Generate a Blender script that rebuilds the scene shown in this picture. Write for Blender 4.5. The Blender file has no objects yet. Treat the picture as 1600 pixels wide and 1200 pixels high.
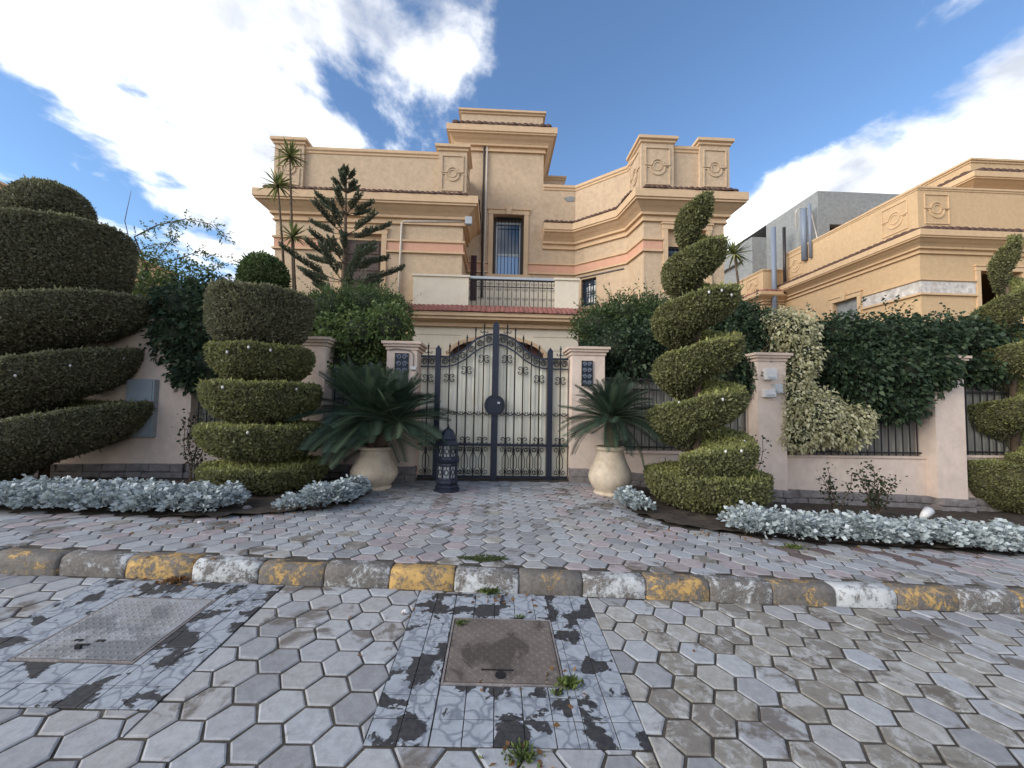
import bpy, math, random
import numpy as np
from mathutils import Matrix, Vector
random.seed(7); rng = np.random.default_rng(7)
S = bpy.context.scene
COL = S.collection
# ---------------------------------------------------------------- camera
FPX = 625.0; EYE = 1.495
psi, th, ro = .0391, .0512, .018
F = np.array([math.sin(psi)*math.cos(th), math.cos(psi)*math.cos(th), math.sin(th)])
R0 = np.array([math.cos(psi), -math.sin(psi), 0.]); U0 = np.cross(R0, F)
RV = R0*math.cos(ro)+U0*math.sin(ro); UV = U0*math.cos(ro)-R0*math.sin(ro)
CAM = np.array([0., 0., EYE])
cd = bpy.data.cameras.new('camera'); cam = bpy.data.objects.new('camera', cd); COL.objects.link(cam)
cd.sensor_width = 36; cd.lens = FPX/1600*36; cd.clip_end = 3000; cd.clip_start = .05
m = Matrix.Identity(4)
for i in range(3):
    m[i][0] = RV[i]; m[i][1] = UV[i]; m[i][2] = -F[i]; m[i][3] = CAM[i]
cam.matrix_world = m; S.camera = cam
S.render.resolution_x = 1024; S.render.resolution_y = 768
def D(x, y): return F+RV*(x-800)/FPX+UV*(600-y)/FPX
def PY(x, y, Y): d = D(x, y); return CAM+d*(Y/d[1])
def PZ(x, y, Z): d = D(x, y); return CAM+d*((Z-EYE)/d[2])
# ---------------------------------------------------------------- world and sun
SUN_EL, SUN_AZ = math.radians(22), math.radians(-115)      # azimuth from +Y, negative = left
W = bpy.data.worlds.new('World'); S.world = W; W.use_nodes = True
nt = W.node_tree; N = nt.nodes; L = nt.links; N.clear()
def nd(tree, t, **k):
    n = tree.nodes.new(t)
    for a, b in k.items(): setattr(n, a, b)
    return n
def mth(tree, op, a, b=None, c=None, clamp=False):
    n = tree.nodes.new('ShaderNodeMath'); n.operation = op; n.use_clamp = clamp
    for i, v in enumerate((a, b, c)):
        if v is None: continue
        if isinstance(v, (int, float)): n.inputs[i].default_value = v
        else: tree.links.new(v, n.inputs[i])
    return n.outputs[0]
sky = nd(nt, 'ShaderNodeTexSky', sky_type='NISHITA'); sky.sun_disc = False
sky.sun_elevation = SUN_EL; sky.sun_rotation = SUN_AZ; sky.air_density = 1.0; sky.dust_density = .1; sky.ozone_density = 4.0
tc = nd(nt, 'ShaderNodeTexCoord'); sp = nd(nt, 'ShaderNodeSeparateXYZ'); L.new(tc.outputs['Generated'], sp.inputs[0])
zz = mth(nt, 'ADD', mth(nt, 'MAXIMUM', sp.outputs[2], 0.0), .10)
px_ = mth(nt, 'DIVIDE', sp.outputs[0], zz); py_ = mth(nt, 'DIVIDE', sp.outputs[1], zz)
cb = nd(nt, 'ShaderNodeCombineXYZ'); L.new(px_, cb.inputs[0]); L.new(py_, cb.inputs[1])
mp = nd(nt, 'ShaderNodeMapping'); mp.inputs['Rotation'].default_value = (0, 0, math.radians(-20)); mp.inputs['Scale'].default_value = (1, .8, 1); mp.inputs['Location'].default_value = (3.1, 1.7, 0)
L.new(cb.outputs[0], mp.inputs[0])
n1 = nd(nt, 'ShaderNodeTexNoise'); n1.inputs['Scale'].default_value = 2.1; n1.inputs['Detail'].default_value = 9; n1.inputs['Roughness'].default_value = .59; n1.inputs['Distortion'].default_value = .2
L.new(mp.outputs[0], n1.inputs[0])
# long cloud streets: one regular rhythm over the whole sky
CL_PH, CL_PER = .68, 2.35
street = mth(nt, 'COSINE', mth(nt, 'MULTIPLY', mth(nt, 'ADD', px_, CL_PH), 2*math.pi/CL_PER))
dens = mth(nt, 'ADD', mth(nt, 'ADD', n1.outputs[0], mth(nt, 'MULTIPLY', street, .15)), mth(nt, 'MULTIPLY', mth(nt, 'MAXIMUM', mth(nt, 'SUBTRACT', .55, sp.outputs[2]), 0.), .42))
cov = nd(nt, 'ShaderNodeMapRange'); cov.interpolation_type = 'SMOOTHSTEP'
cov.inputs[1].default_value = .475; cov.inputs[2].default_value = .63; L.new(dens, cov.inputs[0])
n2 = nd(nt, 'ShaderNodeTexNoise'); n2.inputs['Scale'].default_value = 2.3; n2.inputs['Detail'].default_value = 6
L.new(mp.outputs[0], n2.inputs[0])
cr = nd(nt, 'ShaderNodeValToRGB'); L.new(n2.outputs[0], cr.inputs[0])
cr.color_ramp.elements[0].position = .36; cr.color_ramp.elements[0].color = (.40, .43, .49, 1)
cr.color_ramp.elements[1].position = .56; cr.color_ramp.elements[1].color = (1, .99, .97, 1)
cs = nd(nt, 'ShaderNodeVectorMath', operation='SCALE'); L.new(cr.outputs[0], cs.inputs[0]); cs.inputs[3].default_value = 7.4
sk = nd(nt, 'ShaderNodeVectorMath', operation='MULTIPLY'); L.new(sky.outputs[0], sk.inputs[0]); sk.inputs[1].default_value = (1.0, 1.0, 1.0)
mx = nd(nt, 'ShaderNodeMix', data_type='RGBA'); L.new(cov.outputs[0], mx.inputs[0]); L.new(sk.outputs[0], mx.inputs[6]); L.new(cs.outputs[0], mx.inputs[7])
bg = nd(nt, 'ShaderNodeBackground'); bg.inputs[1].default_value = .145; L.new(mx.outputs[2], bg.inputs[0])
wo = nd(nt, 'ShaderNodeOutputWorld'); L.new(bg.outputs[0], wo.inputs[0])
sl = bpy.data.lights.new('sun', 'SUN'); so = bpy.data.objects.new('sun', sl); COL.objects.link(so)
sl.energy = 2.0; sl.angle = math.radians(40); sl.color = (1, .93, .82)
dsun = Vector((math.sin(SUN_AZ)*math.cos(SUN_EL), math.cos(SUN_AZ)*math.cos(SUN_EL), math.sin(SUN_EL)))
so.rotation_euler = dsun.to_track_quat('Z', 'Y').to_euler(); so.location = (-30, 30, 40)
S.view_settings.view_transform = 'Standard'; S.view_settings.look = 'None'; S.view_settings.gamma = 1
S.view_settings.exposure = .76
S.view_settings.use_curve_mapping = False
# ---------------------------------------------------------------- helpers
def org(o):
    v = np.zeros(3)
    while o is not None:
        v += np.array(o.location); o = o.parent
    return v
def tag(o, label=None, cat=None, group=None, kind=None):
    if label: o['label'] = label
    if cat: o['category'] = cat
    if group: o['group'] = group
    if kind: o['kind'] = kind
    return o
def thing(name, label, cat, loc=(0, 0, 0), group=None):
    o = bpy.data.objects.new(name, None); COL.objects.link(o); o.location = loc; o.empty_display_size = .2
    return tag(o, label, cat, group)
def link(name, me, parent=None, loc=None):
    o = bpy.data.objects.new(name, me); COL.objects.link(o)
    if parent is not None: o.parent = parent
    if loc is not None: o.location = loc
    return o
def mesh_np(name, V, Fc, mats, smooth=False, attr=None, fmat=None):
    """V Nx3, Fc list of faces or an array Mx3 / Mx4"""
    me = bpy.data.meshes.new(name)
    V = np.asarray(V, dtype=np.float32)
    if isinstance(Fc, np.ndarray):
        k = Fc.shape[1]; me.vertices.add(len(V)); me.vertices.foreach_set('co', V.ravel())
        me.loops.add(Fc.size); me.loops.foreach_set('vertex_index', Fc.astype(np.int32).ravel())
        me.polygons.add(len(Fc)); me.polygons.foreach_set('loop_start', np.arange(0, Fc.size, k, dtype=np.int32))
        me.polygons.foreach_set('loop_total', np.full(len(Fc), k, dtype=np.int32))
    else:
        me.from_pydata([tuple(map(float, v)) for v in V], [], Fc)
    for mm in (mats if isinstance(mats, (list, tuple)) else [mats]): me.materials.append(mm)
    if fmat is not None: me.polygons.foreach_set('material_index', np.asarray(fmat, dtype=np.int32))
    if smooth: me.polygons.foreach_set('use_smooth', np.ones(len(me.polygons), dtype=bool))
    if attr is not None:
        for an, av in attr.items():
            av = np.asarray(av, dtype=np.float32)
            if av.ndim == 1:
                a = me.attributes.new(an, 'FLOAT', 'POINT'); a.data.foreach_set('value', av)
            else:
                a = me.attributes.new(an, 'FLOAT_COLOR', 'POINT'); a.data.foreach_set('color', av.ravel())
    me.update(calc_edges=True); me.validate()
    return me
class MB:
    def __init__(s): s.v = []; s.f = []
    def add(s, V, Fc):
        b = len(s.v); s.v += [tuple(map(float, p)) for p in V]; s.f += [tuple(b+i for i in q) for q in Fc]; return s
    def box(s, x0, x1, y0, y1, z0, z1, bev=0):
        if bev:
            b = bev
            P = []
            for (zz_, i) in ((z0, b), (z0+b, 0), (z1-b, 0), (z1, b)):
                P += [(x0+i, y0+i, zz_), (x1-i, y0+i, zz_), (x1-i, y1-i, zz_), (x0+i, y1-i, zz_)]
            Q = [(3, 2, 1, 0), (12, 13, 14, 15)]
            for r in range(3):
                for k in range(4): Q.append((r*4+k, r*4+(k+1) % 4, r*4+4+(k+1) % 4, r*4+4+k))
            return s.add(P, Q)
        return s.add([(x0, y0, z0), (x1, y0, z0), (x1, y1, z0), (x0, y1, z0), (x0, y0, z1), (x1, y0, z1), (x1, y1, z1), (x0, y1, z1)],
              [(3, 2, 1, 0), (4, 5, 6, 7), (0, 1, 5, 4), (1, 2, 6, 5), (2, 3, 7, 6), (3, 0, 4, 7)])
    def tube(s, pts, r, n=6, closed=False, flat=None, cap=True):
        pts = [np.array(p, dtype=float) for p in pts]; m_ = len(pts); b = len(s.v)
        rr = r if hasattr(r, '__len__') else [r]*m_
        ref = None
        for i, p in enumerate(pts):
            a = pts[(i-1) % m_] if (closed or i > 0) else p; c = pts[(i+1) % m_] if (closed or i < m_-1) else p
            t = c-a; t /= (np.linalg.norm(t)+1e-9)
            if ref is None:
                ref = np.array([0, 0, 1.]) if abs(t[2]) < .9 else np.array([1., 0, 0])
                if flat is not None: ref = np.array(flat, dtype=float)
            u = ref-t*np.dot(ref, t); u /= (np.linalg.norm(u)+1e-9); w = np.cross(t, u)
            if flat is None: ref = u
            for k in range(n):
                an = 2*math.pi*(k+.5)/n; q = p+(u*math.cos(an)+w*math.sin(an))*rr[i]; s.v.append(tuple(q))
        for i in range(m_ if closed else m_-1):
            for k in range(n):
                s.f.append((b+i*n+k, b+i*n+(k+1) % n, b+((i+1) % m_)*n+(k+1) % n, b+((i+1) % m_)*n+k))
        if cap and not closed:
            s.f.append(tuple(b+k for k in range(n))[::-1]); s.f.append(tuple(b+(m_-1)*n+k for k in range(n)))
        return s
    def lathe(s, prof, c=(0, 0, 0), n=24, ph=0):
        b = len(s.v)
        for (r, z) in prof:
            for k in range(n):
                a = ph+2*math.pi*k/n; s.v.append((c[0]+r*math.cos(a), c[1]+r*math.sin(a), c[2]+z))
        for i in range(len(prof)-1):
            for k in range(n): s.f.append((b+i*n+k, b+i*n+(k+1) % n, b+(i+1)*n+(k+1) % n, b+(i+1)*n+k))
        s.f.append(tuple(b+k for k in range(n))[::-1]); s.f.append(tuple(b+(len(prof)-1)*n+k for k in range(n)))
        return s
    def sweep(s, path, prof, closed=False):
        """path plan points walked left to right seen from outside; prof (outward, z)"""
        P = [np.array(p, dtype=float) for p in path]; m_ = len(P); nn = len(prof); b = len(s.v)
        def nrm(a, c):
            d = c-a; d = d/np.linalg.norm(d); return np.array([d[1], -d[0]])
        for i in range(m_):
            if closed: na, nb = nrm(P[i-1], P[i]), nrm(P[i], P[(i+1) % m_])
            else:
                na = nrm(P[i-1], P[i]) if i > 0 else nrm(P[0], P[1]); nb = nrm(P[i], P[i+1]) if i < m_-1 else na
            mi = (na+nb)/(1+float(np.dot(na, nb)))
            for (o, z) in prof: s.v.append((P[i][0]+mi[0]*o, P[i][1]+mi[1]*o, z))
        for i in range(m_ if closed else m_-1):
            j = (i+1) % m_
            for k in range(nn-1): s.f.append((b+i*nn+k, b+j*nn+k, b+j*nn+k+1, b+i*nn+k+1))
        if not closed:
            s.f.append(tuple(b+k for k in range(nn))); s.f.append(tuple(b+(m_-1)*nn+k for k in range(nn))[::-1])
        return s
    def mesh(s, name, mats, smooth=False):
        return mesh_np(name, np.array(s.v), s.f, mats, smooth)
    def build(s, name, mats, parent=None, smooth=False, base=None):
        o0 = org(parent) if parent is not None else (np.zeros(3) if base is None else np.array(base, dtype=float))
        me = mesh_np(name, np.array(s.v)-o0, s.f, mats, smooth)
        return link(name, me, parent, None if parent is not None else tuple(o0))
# ---------------------------------------------------------------- materials
def new_mat(name):
    mt = bpy.data.materials.new(name); mt.use_nodes = True; t = mt.node_tree
    b = t.nodes['Principled BSDF']; return mt, t, b
def noise(t, scale, detail=5, rough=.55, dist=0, vec=None, dims=None):
    n = t.nodes.new('ShaderNodeTexNoise'); n.inputs['Scale'].default_value = scale; n.inputs['Detail'].default_value = detail
    n.inputs['Roughness'].default_value = rough; n.inputs['Distortion'].default_value = dist
    if vec is None:
        g = t.nodes.new('ShaderNodeNewGeometry'); vec = g.outputs['Position']
    t.links.new(vec, n.inputs['Vector']); return n.outputs[0]
def ramp(t, fac, stops):
    r = t.nodes.new('ShaderNodeValToRGB'); t.links.new(fac, r.inputs[0]); e = r.color_ramp.elements
    while len(e) < len(stops): e.new(.5)
    for i, (p, c) in enumerate(stops): e[i].position = p; e[i].color = (c[0], c[1], c[2], 1) if hasattr(c, '__len__') else (c, c, c, 1)
    return r.outputs[0]
def mix(t, f, a, b, mode='MIX'):
    n = t.nodes.new('ShaderNodeMix'); n.data_type = 'RGBA'; n.blend_type = mode
    for i, v in ((0, f), (6, a), (7, b)):
        if hasattr(v, 'links') or hasattr(v, 'is_linked'): t.links.new(v, n.inputs[i])
        elif i == 0: n.inputs[0].default_value = v
        else: n.inputs[i].default_value = (v[0], v[1], v[2], 1)
    return n.outputs[2]
def bump(t, b, h, strength=.3, dist=.01):
    n = t.nodes.new('ShaderNodeBump'); n.inputs['Strength'].default_value = strength; n.inputs['Distance'].default_value = dist
    t.links.new(h, n.inputs['Height']); t.links.new(n.outputs[0], b.inputs['Normal'])
def stucco(name, c, var=.12, stain=(.30, .24, .18), st=.35, rough=.9, bs=32, bstr=.55, sc=1.2):
    mt, t, b = new_mat(name)
    c = np.array(c); f1 = noise(t, 7, 6, .65)
    col = ramp(t, f1, [(.3, c*(1-var)), (.7, np.minimum(c*(1+var), .9))])
    g = t.nodes.new('ShaderNodeNewGeometry'); mpn = t.nodes.new('ShaderNodeMapping'); mpn.inputs['Scale'].default_value = (1, 1, .35)
    t.links.new(g.outputs['Position'], mpn.inputs[0])
    f2 = noise(t, sc, 8, .68, .4, mpn.outputs[0])
    msk = ramp(t, f2, [(.52, 0), (.78, st)])
    col = mix(t, msk, col, stain)
    t.links.new(col, b.inputs['Base Color']); b.inputs['Roughness'].default_value = rough; b.inputs['Specular IOR Level'].default_value = .25
    h = noise(t, bs, 5, .7); bump(t, b, h, bstr, .02); return mt
def plain(name, c, rough=.6, metal=0, var=.15, sc=20, bstr=.1, spec=.4):
    mt, t, b = new_mat(name); c = np.array(c)
    col = ramp(t, noise(t, sc, 5, .6), [(.3, c*(1-var)), (.7, np.minimum(c*(1+var), .95))])
    t.links.new(col, b.inputs['Base Color']); b.inputs['Roughness'].default_value = rough; b.inputs['Metallic'].default_value = metal
    b.inputs['Specular IOR Level'].default_value = spec
    if bstr: bump(t, b, noise(t, sc*3, 4), bstr, .005)
    return mt
def leafmat(name, stops, rough=.55, trans=.32, spec=.35):
    mt, t, b = new_mat(name)
    a = t.nodes.new('ShaderNodeAttribute'); a.attribute_name = 'tone'
    col = ramp(t, a.outputs['Fac'], stops)
    t.links.new(col, b.inputs['Base Color']); b.inputs['Roughness'].default_value = rough; b.inputs['Specular IOR Level'].default_value = spec
    tr = t.nodes.new('ShaderNodeBsdfTranslucent'); t.links.new(col, tr.inputs[0])
    ms = t.nodes.new('ShaderNodeMixShader'); ms.inputs[0].default_value = trans
    t.links.new(b.outputs[0], ms.inputs[1]); t.links.new(tr.outputs[0], ms.inputs[2])
    t.links.new(ms.outputs[0], t.nodes['Material Output'].inputs[0]); return mt
Mt = {}
Mt['villa'] = stucco('villa_stucco', (.55, .415, .285), .13, (.38, .285, .21), .55)
Mt['trim'] = stucco('villa_trim', (.62, .44, .28), .08, (.42, .30, .20), .35, bs=80, bstr=.12)
Mt['band'] = stucco('villa_pink_band', (.62, .35, .245), .06, (.5, .3, .22), .3, bs=80, bstr=.15)
Mt['cream'] = stucco('porch_cream', (.74, .655, .52), .06, (.50, .40, .28), .4, bstr=.2)
Mt['stonejoint'] = stucco('porch_joint', (.42, .34, .25), .06)
Mt['nb'] = stucco('neighbour_stucco', (.60, .42, .245), .09, (.48, .33, .2), .4)
Mt['nbtrim'] = stucco('neighbour_trim', (.64, .45, .27), .08, (.45, .32, .2), .4, bs=80, bstr=.12)
Mt['nbmarble'] = stucco('neighbour_marble_band', (.60, .56, .52), .35, (.35, .28, .25), .6, bs=80, sc=5)
Mt['cement'] = stucco('grey_cement_render', (.27, .28, .28), .18, (.38, .35, .30), .5, bstr=.3)
Mt['wallp'] = stucco('boundary_plaster', (.70, .57, .485), .09, (.46, .34, .27), .45, bs=60, bstr=.25)
Mt['wallcap'] = stucco('boundary_cap', (.66, .52, .43), .08, (.35, .27, .22), .5, bs=60)
Mt['stone'] = stucco('plinth_stone', (.24, .215, .21), .35, (.11, .10, .10), .5, bs=25, bstr=.8)
Mt['tile_dark'] = stucco('roof_tile_brown', (.115, .065, .05), .35, (.10, .08, .07), .6, bs=30)
Mt['tile_red'] = stucco('roof_tile_red', (.30, .125, .10), .30, (.22, .15, .13), .5, bs=30)
Mt['iron'] = plain('blue_black_iron', (.022, .027, .045), .45, .3, .4, 30, .15)
Mt['ironb'] = plain('black_iron', (.018, .018, .02), .5, .3, .3, 30, .15)
Mt['shutter'] = plain('brown_shutter_wood', (.085, .058, .05), .6, 0, .3, 12, .15)
Mt['shutter2'] = plain('maroon_shutter', (.05, .018, .022), .6, 0, .2, 12)
Mt['wframe'] = plain('grey_aluminium', (.42, .44, .46), .4, .2, .1, 20)
Mt['darkwood'] = plain('dark_window_wood', (.07, .055, .045), .6)
Mt['arch'] = plain('brown_arch_door', (.12, .05, .035), .5, 0, .3, 6)
Mt['pvc'] = plain('cream_pipe', (.60, .54, .47), .45)
Mt['pvcg'] = plain('blue_grey_pipe', (.20, .235, .30), .4)
Mt['pipeb'] = plain('black_pipe', (.035, .03, .03), .4)
Mt['cabinet'] = plain('pale_blue_metal_cabinet', (.30, .345, .385), .5, 0, .08, 8, .05)
Mt['white'] = plain('white_plastic', (.62, .61, .60), .4, 0, .1, 20, .02)
Mt['soil'] = stucco('garden_soil', (.07, .055, .043), .5, (.14, .115, .09), .7, bs=18, bstr=1)
Mt['urn'] = stucco('urn_clay', (.50, .42, .325), .2, (.34, .25, .16), .6, rough=.75, bs=40, bstr=.35, sc=4.5)
Mt['bark'] = stucco('bark', (.12, .085, .06), .35, (.06, .045, .035), .5, bs=30, bstr=1)
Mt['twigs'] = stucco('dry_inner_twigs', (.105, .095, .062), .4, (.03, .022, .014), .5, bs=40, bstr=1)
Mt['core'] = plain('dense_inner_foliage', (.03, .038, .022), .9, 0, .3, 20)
Mt['moss'] = plain('moss', (.05, .07, .02), .95, 0, .4, 60, .6)
Mt['ground'] = stucco('far_ground', (.2, .17, .13), .2)
Mt['conc'] = stucco('concrete_edge', (.24, .22, .20), .2)
Mt['brick'] = stucco('brick_threshold', (.23, .14, .10), .3, (.12, .1, .08), .6, bs=40, bstr=.6)
Mt['dryleaf'] = leafmat('dry_leaf', [(0, (.12, .06, .03)), (1, (.3, .17, .07))])
def m_glass(name, c, rough=.08):
    mt, t, b = new_mat(name); b.inputs['Base Color'].default_value = (*c, 1); b.inputs['Roughness'].default_value = rough
    b.inputs['Specular IOR Level'].default_value = .9; return mt
Mt['glass'] = m_glass('window_glass', (.03, .06, .11), .05)
Mt['skygl'] = m_glass('sky_reflection_glass', (.16, .36, .70), .12)  # lower tower pane: blue sky reflection painted into the base colour
Mt['lglass'] = plain('lantern_frosted_glass', (.30, .32, .33), .3, 0, .25, 40, .05)
def m_sheet(name, c1, c2, period):
    mt, t, b = new_mat(name)
    col = ramp(t, noise(t, 2.2, 8, .65, .3), [(.35, c1), (.68, c2)])
    t.links.new(col, b.inputs['Base Color']); b.inputs['Roughness'].default_value = .55
    bump(t, b, noise(t, 30, 4), .1, .01); return mt
Mt['sheet'] = m_sheet('cream_sheet', (.76, .73, .62), (.66, .60, .47), .1)
Mt['sheetd'] = m_sheet('weathered_grey_sheet', (.16, .15, .135), (.26, .25, .22), .1)
# pavers: the base colour of each piece is stored on the mesh
def m_paver(name, dirt, lo, hi, scl):
    mt, t, b = new_mat(name)
    a = t.nodes.new('ShaderNodeAttribute'); a.attribute_name = 'pc'
    f0 = noise(t, 22, 7, .7); sh = ramp(t, f0, [(.25, .88), (.75, 1.42)])
    col = mix(t, 1.0, a.outputs['Color'], sh, 'MULTIPLY')
    f = noise(t, scl, 8, .62, .5); msk = ramp(t, f, [(lo, 0), (hi, .85)])
    col = mix(t, msk, col, dirt)
    f3 = noise(t, 9, 9, .75, .5); mo = mth(t, 'MULTIPLY', ramp(t, f3, [(.50, 0), (.60, .75)]), a.outputs['Alpha']); col = mix(t, mo, col, (.44, .44, .43))
    f4 = noise(t, 35, 8, .8); col = mix(t, ramp(t, f4, [(.62, 0), (.70, .55)]), col, (.10, .095, .09))
    t.links.new(col, b.inputs['Base Color'])
    b.inputs['Roughness'].default_value = .68; b.inputs['Specular IOR Level'].default_value = .35
    bump(t, b, noise(t, 60, 6, .7), .35, .006); return mt
Mt['paver'] = m_paver('concrete_paver', (.12, .10, .082), .565, .615, 2.3)
Mt['joint'] = stucco('joint_dirt', (.075, .065, .054), .5, (.15, .135, .115), .8, bs=40, bstr=.8, sc=3)
def m_kerb(name, paint):
    mt, t, b = new_mat(name)
    base = ramp(t, noise(t, 30, 8, .75), [(.3, (.07, .062, .056)), (.7, (.20, .18, .16))])
    o = t.nodes.new('ShaderNodeObjectInfo'); g = t.nodes.new('ShaderNodeNewGeometry')
    va = t.nodes.new('ShaderNodeVectorMath'); va.operation = 'ADD'
    cbx = t.nodes.new('ShaderNodeCombineXYZ'); t.links.new(mth(t, 'MULTIPLY', o.outputs['Random'], 40), cbx.inputs[1])
    t.links.new(g.outputs['Position'], va.inputs[0]); t.links.new(cbx.outputs[0], va.inputs[1])
    f = noise(t, 6.5, 12, .86, .3, va.outputs[0])
    th_ = mth(t, 'ADD', f, mth(t, 'MULTIPLY', mth(t, 'SUBTRACT', o.outputs['Random'], .5), .11))
    msk = ramp(t, th_, [(.495, 0), (.55, 1)])
    pt = ramp(t, noise(t, 9, 6, .6), [(.3, np.array(paint)*.8), (.7, paint)])
    col = mix(t, msk, base, pt); t.links.new(col, b.inputs['Base Color']); b.inputs['Roughness'].default_value = .8
    hh = t.nodes.new('ShaderNodeMath'); hh.operation = 'ADD'; t.links.new(noise(t, 50, 6, .7), hh.inputs[0]); t.links.new(msk, hh.inputs[1])
    bump(t, b, hh.outputs[0], .5, .006); return mt
Mt['kerb_y'] = m_kerb('kerb_yellow_paint', (.56, .35, .12)); Mt['kerb_w'] = m_kerb('kerb_white_paint', (.56, .57, .57))
def m_apron():
    mt, t, b = new_mat('marbled_tile')
    v = t.nodes.new('ShaderNodeTexVoronoi'); v.feature = 'DISTANCE_TO_EDGE'; v.inputs['Scale'].default_value = 9
    g = t.nodes.new('ShaderNodeNewGeometry'); va = t.nodes.new('ShaderNodeVectorMath'); va.operation = 'ADD'
    nz = t.nodes.new('ShaderNodeTexNoise'); nz.inputs['Scale'].default_value = 6; t.links.new(g.outputs['Position'], nz.inputs[0])
    sc_ = t.nodes.new('ShaderNodeVectorMath'); sc_.operation = 'SCALE'; sc_.inputs[3].default_value = .18; t.links.new(nz.outputs['Color'], sc_.inputs[0])
    t.links.new(g.outputs['Position'], va.inputs[0]); t.links.new(sc_.outputs[0], va.inputs[1]); t.links.new(va.outputs[0], v.inputs['Vector'])
    vein = ramp(t, v.outputs['Distance'], [(0.0, (.17, .19, .225)), (.10, (.33, .355, .39))])
    c0 = mix(t, 1.0, vein, ramp(t, noise(t, 20, 6, .7), [(.3, .8), (.7, 1.15)]), 'MULTIPLY')
    o = t.nodes.new('ShaderNodeObjectInfo')
    f = mth(t, 'ADD', noise(t, 4.2, 6, .6, .3), mth(t, 'MULTIPLY', mth(t, 'SUBTRACT', o.outputs['Random'], .5), .10))
    spx = t.nodes.new('ShaderNodeSeparateXYZ'); t.links.new(g.outputs['Position'], spx.inputs[0])
    msk = ramp(t, f, [(.535, 0), (.55, 1)])
    col = mix(t, msk, c0, ramp(t, noise(t, 40, 5), [(.3, (.022, .023, .028)), (.7, (.06, .058, .058))]))
    t.links.new(col, b.inputs['Base Color']); b.inputs['Roughness'].default_value = .55
    bump(t, b, msk, .4, .004); b.inputs['Specular IOR Level'].default_value = .35; return mt
Mt['apron'] = m_apron()
def m_plate(name, c, rust):
    mt, t, b = new_mat(name)
    col = ramp(t, noise(t, 7, 8, .7), [(.35, c), (.68, rust)]); col = mix(t, ramp(t, noise(t, 1.9, 5, .6, .4), [(.50, 0), (.54, .75)]), col, np.array(c)*.42)
    t.links.new(col, b.inputs['Base Color']); b.inputs['Metallic'].default_value = .15; b.inputs['Roughness'].default_value = .62
    bump(t, b, noise(t, 90, 4), .3, .004); return mt
Mt['plate_l'] = m_plate('galvanised_plate', (.33, .34, .36), (.24, .23, .22)); Mt['plate_r'] = m_plate('rusty_plate', (.13, .105, .09), (.19, .16, .14))
G = lambda *s: list(s)
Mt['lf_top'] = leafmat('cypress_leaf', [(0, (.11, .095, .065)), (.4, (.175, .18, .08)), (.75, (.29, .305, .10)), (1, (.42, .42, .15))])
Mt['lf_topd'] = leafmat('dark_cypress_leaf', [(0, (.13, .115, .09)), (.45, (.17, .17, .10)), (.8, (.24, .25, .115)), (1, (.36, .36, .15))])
Mt['lf_dark'] = leafmat('dark_creeper_leaf', [(0, (.022, .040, .024)), (.6, (.050, .085, .045)), (1, (.12, .165, .08))])
Mt['lf_mid'] = leafmat('green_shrub_leaf', [(0, (.03, .055, .02)), (.5, (.085, .13, .04)), (.85, (.18, .24, .08)), (1, (.40, .43, .19))])
Mt['lf_fine'] = leafmat('fine_green_leaf', [(0, (.045, .07, .03)), (.6, (.10, .15, .055)), (1, (.19, .24, .10))])
Mt['lf_var'] = leafmat('variegated_leaf', [(0, (.10, .12, .05)), (.25, (.32, .33, .16)), (.6, (.60, .57, .36)), (1, (.74, .70, .50))])
Mt['lf_silver'] = leafmat('silver_leaf', [(0, (.20, .235, .23)), (.5, (.38, .43, .44)), (1, (.60, .65, .67))], trans=.1)
Mt['lf_cyc'] = leafmat('cycad_leaflet', [(0, (.016, .030, .022)), (.6, (.036, .062, .040)), (1, (.085, .12, .07))], .38, .12)
Mt['lf_yuc'] = leafmat('yucca_leaf', [(0, (.07, .10, .03)), (.6, (.17, .20, .06)), (1, (.36, .36, .15))])
Mt['lf_pine'] = leafmat('norfolk_needle', [(0, (.06, .075, .05)), (.6, (.115, .14, .09)), (1, (.18, .21, .13))])
Mt['lf_weed'] = leafmat('weed_leaf', [(0, (.05, .08, .02)), (1, (.17, .22, .06))])
Mt['lf_rose'] = leafmat('rose_leaf', [(0, (.015, .022, .012)), (1, (.05, .07, .03))])

# ---------------------------------------------------------------- ground shape
def kerbY(x): return 3.19-.018*x
def zk(x): return .035-.031*x
KH, KD = .138, .15
WX = [-14, -6.2, -2.0, 1.6, 5.4, 9, 14]; WZ = [-.02, .09, .125, .125, -.24, -.37, -.5]
def zw(x): return np.interp(x, WX, WZ)
def roadz(x, y): return zk(x)-.043*(kerbY(x)-y)
def pavez(x, y):
    ky = kerbY(x)+KD; t = np.clip((y-ky)/(7.4-ky), 0, 1); t2 = t*t*(3-2*t)*.5+t*.5
    return (zk(x)+KH)*(1-t2)+zw(x)*t2
def gz(x, y): return roadz(x, y) if y < kerbY(x) else pavez(x, y)
def GP(px, py):
    d = D(px, py); s = 1.0; p = None
    lo, hi = .3, 14.
    for _ in range(50):
        s = (lo+hi)/2; p = CAM+d*s
        if p[2] > gz(p[0], p[1]): lo = s
        else: hi = s
    return p
def ground_grid(name, x0, x1, nx, yf, ny, zf, mat, dz=0., bumpy=0.):
    V = []; Fc = []
    for i in range(nx+1):
        x = x0+(x1-x0)*i/nx; a, b = yf(x)
        for j in range(ny+1):
            y = a+(b-a)*j/ny; V.append((x, y, zf(x, y)+dz+bumpy*(random.random()-.5)))
    for i in range(nx):
        for j in range(ny): q = i*(ny+1)+j; Fc.append((q, q+ny+1, q+ny+2, q+1))
    o = link(name, mesh_np(name, V, Fc, mat, True)); tag(o, kind='structure'); return o
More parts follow.
